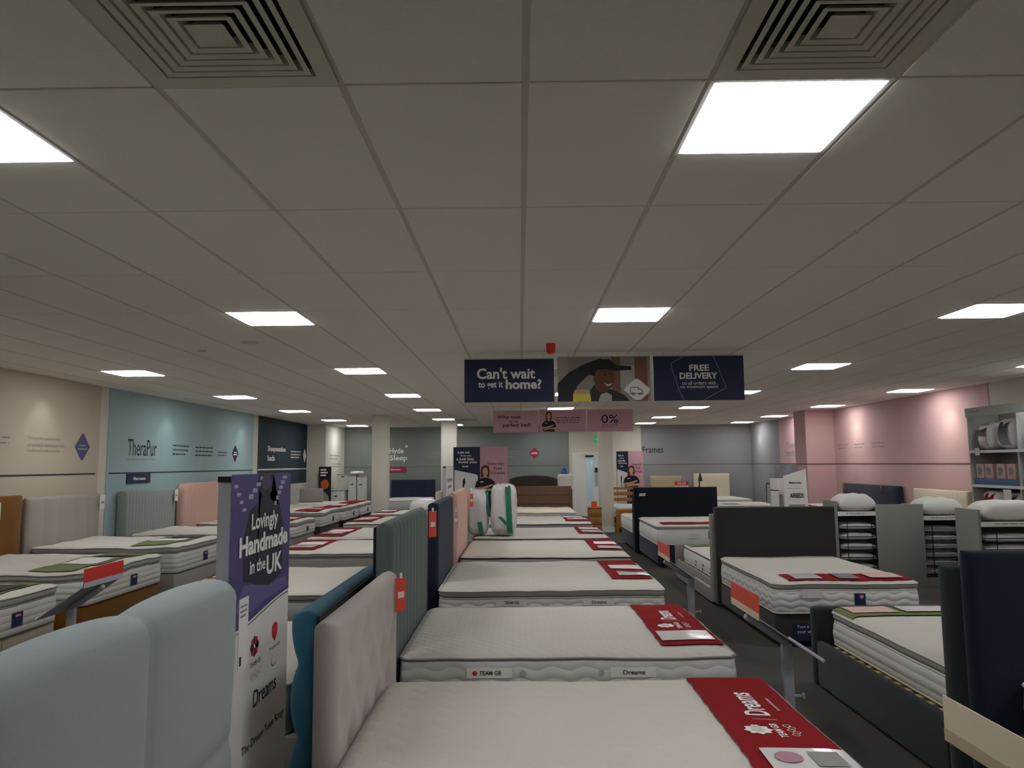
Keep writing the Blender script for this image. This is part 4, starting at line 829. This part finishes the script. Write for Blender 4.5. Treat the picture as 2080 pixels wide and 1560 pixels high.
lectern('price stand with plain cream card at the photo edge', 1.47, 2.12, 2.76, 1, M_CREAMF if False else mat('card_cream2', 'cfc3ab', .6, .03, 10), mat('card_cream3', 'b3a184', .6, .03, 10), .755)

# ------------------------------------------------------------------ pillow display racks
def pillow(label, x, y, z, w, d, h, seed, rot=0, m=M_PILLOW, group='display pillows'):
    bm = bmesh.new(); n = 18; T = []; B = []
    for i in range(n+1):
        rt, rb = [], []
        for j in range(n+1):
            u, v = 2*i/n-1, 2*j/n-1; e = max(0, (1-u**4)*(1-v**4))**.55
            px, py = u*w/2*(1-.06*(1-abs(v))*abs(u)**6), v*d/2*(1-.06*(1-abs(u))*abs(v)**6)
            q = .10*h*noise.noise((u*2+seed*3, v*2, seed))*e
            rt.append(bm.verts.new((px, py, h*.35+h*.65*e+q))); rb.append(rt[-1] if e < 1e-6 else bm.verts.new((px, py, h*.35-h*.35*e)))
        T.append(rt); B.append(rb)
    for i in range(n):
        for j in range(n):
            for G in (T, B):
                f = list(dict.fromkeys((G[i][j], G[i+1][j], G[i+1][j+1], G[i][j+1])))
                if len(f) > 2:
                    try: bm.faces.new(f)
                    except ValueError: pass
    o = obj('pillow', bm, m, None, smooth=True); place(o, (x, y, z), rot); return tag(o, label, 'pillow', group)
TN = ['top', 'second', 'third', 'fourth', 'fifth', 'lowest']
def rack(label, nick, x0, x1, y0, y1, tiers, ztop, seed):
    t = thing('pillow_rack', label, 'display rack', ((x0+x1)/2, y0, 0), 0, 'pillow display racks')
    W = x1-x0; D = y1-y0
    for s in (-1, 1): box('side_panel', (s*W/2-.012, s*W/2+.012, 0, D, .0, ztop+(.07 if s < 0 else .0)), M_RACKP, t)
    box('back_panel', (-W/2+.012, W/2-.012, D-.02, D, 0, ztop), M_RACKP, t)
    box('top_shelf', (-W/2+.012, W/2-.012, .0, D-.02, ztop-.10, ztop-.085), M_GREYPL, t); e = box('ticket_strip', (-W/2+.012, W/2-.012, -.014, -.001, ztop-.135, ztop-.075), M_PAPER, t)
    blurb(Plane((0, -.014, 0), (1, 0, 0), (0, 0, 1)), -W*.3, W*.3, ztop-.12, ztop-.09, 1, M_TXTG, e, False, seed=seed)
    box('kick_board', (-W/2+.012, W/2-.012, .0, .02, 0, .12), M_RACKP, t)
    hz = (ztop-.2-.14)/tiers
    for k in range(tiers):
        z = .14+hz*(tiers-1-k); bm = bmesh.new()
        for a in (0, .06): tube_bm(bm, [(-W/2+.012, .0, z+a), (W/2-.012, .0, z+a)], .006, 5)
        for a in (-.28, .28): tube_bm(bm, [(a*W, -.004, z), (a*W, -.004, z+hz*.95)], .006, 5)
        for a in (-.4, -.2, 0, .2, .4): tube_bm(bm, [(a*W, 0, z), (a*W, D-.02, z)], .004, 4)
        obj('wire_basket', bm, M_BLKPL, t)
        pillow('white packed pillow on the %s tier of the %s' % (TN[k], nick), (x0+x1)/2, y0+D*.45, z+.006, W*.86, D*.78, min(.13, hz*.72), seed+k, m=M_BAG)
    return t
rack('grey pillow rack with wire baskets facing the aisle', 'wide pillow rack', 5.48, 6.12, 10.55, 11.05, 6, 1.02, 60)
rack('grey pillow rack half behind the plain grey panel', 'half-hidden pillow rack', 4.50, 5.12, 10.95, 11.4, 5, 1.06, 70)
tag(box('rack_panel', (4.83, 5.46, 10.44, 10.475, 0, 1.11), M_RACKP, r=.004), 'plain grey end panel standing between the pillow racks', 'panel')
rack('grey pillow rack beside the white shelving', 'rack by the shelving', 5.62, 6.5, 9.45, 9.95, 5, 1.02, 80)
pillow('large white pillow flat on top of the wide rack', 5.80, 10.77, .942, .58, .42, .24, 90, .02)
pillow('white pillow on top of the half-hidden rack', 4.81, 11.14, .982, .55, .38, .25, 92, .03); pillow('large white pillow on the rack by the shelving', 6.06, 9.67, .942, .80, .42, .25, 93, .02)

# ------------------------------------------------------------------ white shelving with boxed bedding
t = thing('shelving_unit', 'tall white shelving unit of bedding against the wall', 'shelving', (7.3, 10.8, 0))
M_SHELF = paint('shelving_white', 'aaaca8')
box('back_board', (7.50, 7.53, 9.63, 11.95, 0, 2.50), M_SHELF, t, True)
for y in (9.63, 10.78, 11.93): box('upright', (7.02, 7.50, y-.015, y+.015, 0, 2.50), M_SHELF, t, True)
hd = box('header', (7.0, 7.02, 9.62, 11.95, 2.36, 2.50), M_SHELF, t, True); blurb(Plane((7.0, 0, 0), (0, -1, 0), (0, 0, 1)), -11.88, -11.55, 2.41, 2.46, 1, M_TXTG, hd, seed=71)
for z in (.28, .88, 1.32, 1.84):
    for y0 in (9.645, 10.795): sh = box('shelf', (7.03, 7.50, y0, y0+1.12, z-.02, z), M_GREYPL, t, True)
    box('ticket_strip', (7.015, 7.03, 9.65, 11.92, z-.035, z+.005), M_PAPER, t, True)
def duvet_roll(label, y, z, w, h, bm_, seed):
    o = thing('bedding_pack', label, 'bedding pack', (7.26, y, z), 0, 'packed bedding on the shelving')
    blob('pack', (.42, w, h), M_BAG, o, n=3.2, bump=.08, seed=seed); 
    bm = bmesh.new(); A = []
    for k in range(9):
        a = PI*.08+PI*.84*k/8; A.append((bm.verts.new((-.225*math.sin(a)**.6, -w*.22, h/2-math.cos(a)*h*.5)), bm.verts.new((-.225*math.sin(a)**.6, w*.22, h/2-math.cos(a)*h*.5))))
    for k in range(8): bm.faces.new((A[k][0], A[k][1], A[k+1][1], A[k+1][0]))
    bmesh.ops.solidify(bm, geom=bm.faces[:], thickness=.005); obj('paper_band', bm, bm_, o, smooth=True)
duvet_roll('clear packed duvet with brown band on the upper shelf', 11.62, 1.842, .44, .42, M_BAND, 1); duvet_roll('clear packed duvet with grey band on the upper shelf', 11.12, 1.842, .50, .46, M_BANDG, 2); duvet_roll('clear packed duvet at the upper shelf end', 10.45, 1.842, .48, .44, M_BAG, 3); duvet_roll('clear packed duvet at the upper shelf corner', 9.92, 1.842, .46, .44, M_BANDG, 4)
duvet_roll('clear packed topper with red band on the lower shelf', 11.58, .882, .46, .36, M_REDP, 5); duvet_roll('clear packed topper with second red band on the lower shelf', 11.08, .882, .46, .34, M_REDP, 6); duvet_roll('clear packed topper on the lower shelf corner', 10.3, .882, .6, .34, M_BANDG, 7)
for k, y in enumerate((11.78, 11.56, 11.28, 11.04, 10.55, 10.3)):
    b = tag(box('carton', (7.07, 7.40, y-.095, y+.095, 1.421, 1.64), M_PINKBOX, r=.004), 'pink photo carton on the middle shelf, %s from the pink wall' % (['first', 'second', 'third', 'fourth', 'fifth', 'sixth'][k]), 'carton', 'pink cartons on the middle shelf')
    poly('photo', Plane((7.07, y, 1.53), (0, -1, 0), (0, 0, 1)), [(-.05, -.05), (.03, -.06), (.06, .02), (.0, .07), (-.05, .04)], M_BANDG, b)
for k, y0 in enumerate((10.82, 9.68)): tag(box('carton_tray', (7.05, 7.43, y0, y0+1.08, 1.322, 1.42), mat('tray_blue', '4a6a84', .6, .05), r=.003), 'blue grey cardboard tray under the pink cartons, %s half' % ('wall-side' if k == 0 else 'near'), 'tray')
tag(box('shelf_talker', (6.985, 6.99, 10.95, 11.12, 1.12, 1.27), M_PAPER), 'white paper ticket hanging on the shelving edge', 'ticket'); tag(box('shelf_talker', (6.99, 7.0, 11.64, 11.74, 1.77, 1.88), M_SLEEVE), 'shiny clear ticket holder on the upper shelf edge', 'ticket')

# ------------------------------------------------------------------ beds along the pink wall
def sbed(y, W, zt, basem, hbm, H, label, nick, HW, seed, f=None, run=True):
    bed(label, (7.40, y), PI, 1.9, W, zt-.30, basem, lambda t: headboard(HW, H, .1, hbm, t, r=.015, ny=40 if f else 10, nz=8, f=f))
    q = mattress('deep white mattress by the %s' % nick, (7.39, y), PI, 1.9, W, zt-.30, zt, seed=seed, pillow=.06, res=.7, side=M_PILLOW)
    if run: runner(q, nick, x0=1.2, x1=1.75)
    return q
sbed(16.32, 1.75, .76, M_STONE, M_NAVY, 1.20, 'divan bed with navy headboard on the pink wall', 'navy pink-wall headboard', 2.6, 101)
sbed(13.6, 1.5, .66, M_STONE, M_CREAMF, 1.18, 'divan bed with cream ribbed headboard on the pink wall', 'cream ribbed headboard', 1.75, 102, flute(13, .012), False)
for y, lab in ((17.4, 'far'), (15.6, 'near')):
    t = thing('wall_lamp', 'small brass reading lamp on the %s end of the navy wall headboard' % lab, 'lamp', (7.385, y, 1.05)); tube('arm', [(.02, 0, 0), (-.04, 0, .0), (-.06, 0, .05), (-.03, 0, .10)], .006, M_BRASS, t); lathe('shade', [(.015, 0), (.035, .05)], M_BRASS, t, c=(-.03, 0, .09), n=12)
t = thing('standing_lamp', 'slim brass lamp in front of the cream ribbed headboard', 'lamp', (6.8, 12.55, 0)); lathe('base', [(.10, 0), (.10, .015)], M_BRASS, t); tube('stem', [(0, 0, .015), (0, 0, .92)], .008, M_BRASS, t); lathe('shade', [(.02, .98), (.05, .90)], M_BRASS, t, n=14)
# far right corner beds
def qbed(x, y, rot, W, zt, basem, label, mlabel, hb, seed): bed(label, (x, y), rot, 1.9, W, zt-.28, basem, hb); return mattress(mlabel, (x, y), rot, 1.9, W, zt-.28, zt, seed=seed, res=.6)
qbed(6.15, 24.5, -PI/2, 1.4, .62, M_CREAMF, 'bed with cream padded headboard at the lilac wall', 'white mattress under the cream padded headboard', lambda t: headboard(1.15, 1.34, .12, M_CREAMF, t, r=.05, ny=10, nz=8), 111)
qbed(4.68, 24.5, -PI/2, 1.3, .58, M_TAN, 'bed with tan headboard at the lilac wall', 'white mattress under the tan headboard', lambda t: headboard(1.0, 1.28, .1, M_TAN, t, r=.02, ny=10, nz=8), 112)
qq = qbed(4.6, 20.0, 0, 1.5, .63, M_GREYF, 'low grey bed across the aisle from the pink pillar', 'white mattress carrying a blue cloth', lambda t: headboard(1.5, .85, .08, M_GREYF, t, r=.02, ny=8, nz=6), 113)
sheet('blue_cloth', qq, .55, .95, -.6, -.1, M_SKYB, lift=.006, nx=6, ny=6, label='blue cloth lying on the mattress near the pink pillar', cat='cloth')
t = thing('standing_lamp', 'slim black lamp before the cream padded headboard', 'lamp', (5.18, 22.15, 0)); lathe('base', [(.13, 0), (.13, .02)], M_BLKPL, t, n=14); tube('stem', [(0, 0, .02), (.0, 0, .9), (.02, 0, 1.2)], .02, M_BLKPL, t); lathe('shade', [(.02, 1.38), (.07, 1.16)], M_BLKPL, t, c=(.04, 0, 0), n=12)
t = thing('sale_sign', 'small red and white sale card before the tan headboard', 'sign', (4.73, 22.4, 0)); box('card', (-.2, .2, -.01, 0, 1.03, 1.15), M_REDP, t); box('white_strip', (-.2, .2, -.01, 0, .94, 1.03), M_PAPER, t); box('stand', (-.02, .02, 0, .02, 0, 1.1), M_STEEL, t); box('foot', (-.12, .12, -.1, .1, 0, .01), M_STEEL, t); text('50% OFF', Plane((0, -.01, 0), (1, 0, 0), (0, 0, 1)), -.13, .13, 1.06, 1.12, M_TXTW, t, False, bold=.02)
t = thing('mesh_headboard', 'grey mesh bed end with rounded corners leaning at the grey wall', 'headboard', (7.35, 22.25, 0)); tube('frame', [(0, -.6, 0), (0, -.6, 1.0), (0, -.55, 1.06), (0, .55, 1.06), (0, .6, 1.0), (0, .6, 0)], .02, M_BLKPL, t); box('mesh_panel', (-.006, .006, -.58, .58, .25, 1.04), M_GREYPL, t)
t = thing('airbed_display', 'white airbed display stand with slanted lettered side panel', 'display stand', (5.10, 14.4, 0))
bm = bmesh.new(); A = [bm.verts.new((-.14+a, 0, z)) for a, z in ((0, 0), (.46, 0), (.42, 1.56), (0, 1.43))]; B = [bm.verts.new((-.14+a, .03, z)) for a, z in ((0, 0), (.46, 0), (.42, 1.56), (0, 1.43))]
bm.faces.new(A); bm.faces.new(B[::-1])
for k in range(4): bm.faces.new((A[k], B[k], B[(k+1) % 4], A[(k+1) % 4]))
sp = obj('side_panel', bm, M_PAPER, t); PA = Plane((-.14, 0, 0), (1, 0, 0), (0, 0, 1))
text('Bestway', PA, .10, .33, 1.27, 1.33, M_TXT, sp, False, bold=.02); text('AIRBEDS', PA, .10, .36, 1.02, 1.11, M_TXT, sp, False, bold=.04); blurb(PA, .06, .38, 1.18, 1.21, 1, M_TXTG, sp, False, seed=81); poly('photo', PA, [(.08, .74), (.40, .74), (.38, .90), (.08, .90)], M_GREYP, sp, False)
for z in (.1, .45, .8, 1.15): box('shelf', (-.26, -.14, .0, .45, z, z+.02), M_WHITE, t)
box('back_board', (-.26, -.24, .0, .45, 0, 1.38), M_WHITE, t); box('inner_side', (-.26, .28, .43, .46, 0, 1.38), M_WHITE, t)
for k, z in enumerate((.12, .47, .82)): tag(box('airbed_carton', (4.868, 4.95, 14.45, 14.75, z+.003, z+.26), M_GREYP, r=.003), 'printed airbed carton on the %s shelf of the white stand' % (['bottom', 'middle', 'upper'][k]), 'carton')
tag(box('carton', (5.06, 5.42, 14.9, 15.2, 1.1, 1.64), M_BANDG, r=.004), 'dark grey carton standing behind the airbed stand', 'carton'); tag(box('storage_box', (5.04, 5.44, 14.89, 15.22, 0, 1.098), M_WHITE, r=.01), 'white plinth box behind the airbed stand', 'box')

# ------------------------------------------------------------------ back of the store
t = thing('fire_poster', 'tall black poster with glowing orange print by the nib wall', 'poster', (-5.70, 22.3, 0)); bd = box('board', (-.20, .16, 0, .03, .05, 1.67), M_BLKP, t); PP = Plane((0, 0, 0), (1, 0, 0), (0, 0, 1))
poly('glow_print', PP, ell(-.02, 1.16, .12, .14), M_FIRE, bd, False); poly('figure_print', PP, [(-.18, .1), (.14, .1), (.1, .8), (-.02, .95), (-.14, .8)], M_GREYP, bd, False)
for i, b in enumerate((1.56, 1.48, 1.40)): rects('text_line', PP, [(-.15, .02+.04*(i % 2), b, b+.04)], M_TXTW, bd, False)
box('foot', (-.15, .11, -.12, .2, 0, .05), M_STEEL, t)
k = 0
for x, y, w, z0, z1 in ((-5.5, 22.75, .38, 0, .97), (-5.5, 23.25, .38, 0, .95), (-5.42, 23.27, .34, .952, 1.44), (-5.10, 23.1, .22, 0, 1.40), (-4.855, 23.2, .22, 0, 1.38)):
    k += 1; o = thing('storage_carton', 'white lidded storage carton, %s of the cluster by the sage wall' % ['first', 'second', 'stacked third', 'tall fourth', 'tall fifth'][k-1], 'carton', (x, y, z0), 0, 'white cartons by the sage wall'); box('body', (-w/2, w/2, 0, .42, 0, z1-z0-.03), M_WHITE, o, r=.01); box('lid', (-w/2-.01, w/2+.01, -.01, .43, z1-z0-.03, z1-z0), M_GREYPL, o); box('grip', (-.05, .05, -.006, 0, (z1-z0)*.8, (z1-z0)*.8+.03), M_BLKPL, o)
o = blob('plastic_bag', (.4, .35, .12), M_BAG, None, n=2.4, bump=.2, seed=12); place(o, (-4.99, 23.35, 1.404)); tag(o, 'crumpled grey plastic bag on top of the white cartons', 'bag')
qbed(-3.45, 24.55, -PI/2, 1.38, .67, M_INK, 'divan bed with navy fluted headboard at the sage back wall', 'white mattress under the navy fluted headboard at the back', lambda t: (headboard(1.44, 1.23, .12, M_NAVY, t, r=.03, ny=96, nz=8, f=flute(12, .02)), rects('base_emblem', Plane((1.892, 0, 0), (0, 1, 0), (0, 0, 1)), [(-.2, -.02, .14, .30)], M_GREYP, t, False, h=.004)), 121)
t = thing('water_cooler', 'white rounded water cooler with blue bottle behind the walnut headboard', 'water cooler', (1.18, 19.8, 0)); box('cabinet', (-.2, .2, -.16, .16, 0, 1.43), M_WHITE, t, r=.07, seg=4); lathe('bottle', [(.09, 1.43), (.09, 1.50), (.06, 1.55), (.03, 1.58)], M_BLUEB, t, c=(-.03, 0, 0), n=14)
t = thing('bedside_chest', 'oak bedside chest standing before the third white column', 'bedside chest', (1.77, 18.1, 0)); box('carcass', (-.15, .15, 0, .4, .04, .64), M_OAK, t, r=.006); box('top', (-.165, .165, -.015, .41, .64, .665), M_OAK, t, r=.004)
for z in (.08, .27, .46): d = box('drawer', (-.135, .135, -.012, 0, z, z+.16), M_OAK, t, r=.003); lathe('knob', [(.012, z+.07), (.012, z+.085)], M_BRASS, d, c=(0, -.02, 0), n=10)
box('plinth', (-.15, .15, .01, .4, 0, .04), M_OAK, t)
tag(box('price_card', (1.69, 1.83, 18.22, 18.23, .667, .80), M_ORANGE), 'small red price card on the oak bedside chest', 'price card')
t = thing('wooden_bed', 'oak slatted bed frame beside the third column', 'bed', (3.12, 20.98, 0), -PI/2, 'display beds')
for s in (-1, 1):
    box('post', (-.04, .03, s*.72-.035, s*.72+.035, 0, 1.04), M_OAK, t, r=.004); box('post', (1.96, 2.03, s*.72-.035, s*.72+.035, 0, .55), M_OAK, t, r=.004); box('side_rail', (.03, 1.96, s*.72-.015, s*.72+.015, .2, .36), M_OAK, t)
for z0, z1 in ((.40, .52), (.66, .75), (.82, .91), (.98, 1.04)): box('slat', (-.02, .01, -.685, .685, z0, z1), M_OAK, t)
for z0, z1 in ((.12, .36), (.40, .55)): box('footboard_plank', (1.98, 2.01, -.685, .685, z0, z1), M_OAK, t)
mattress('white mattress in the oak slatted bed', (3.12, 20.93), -PI/2, 1.88, 1.36, .37, .60, seed=131, res=.5)
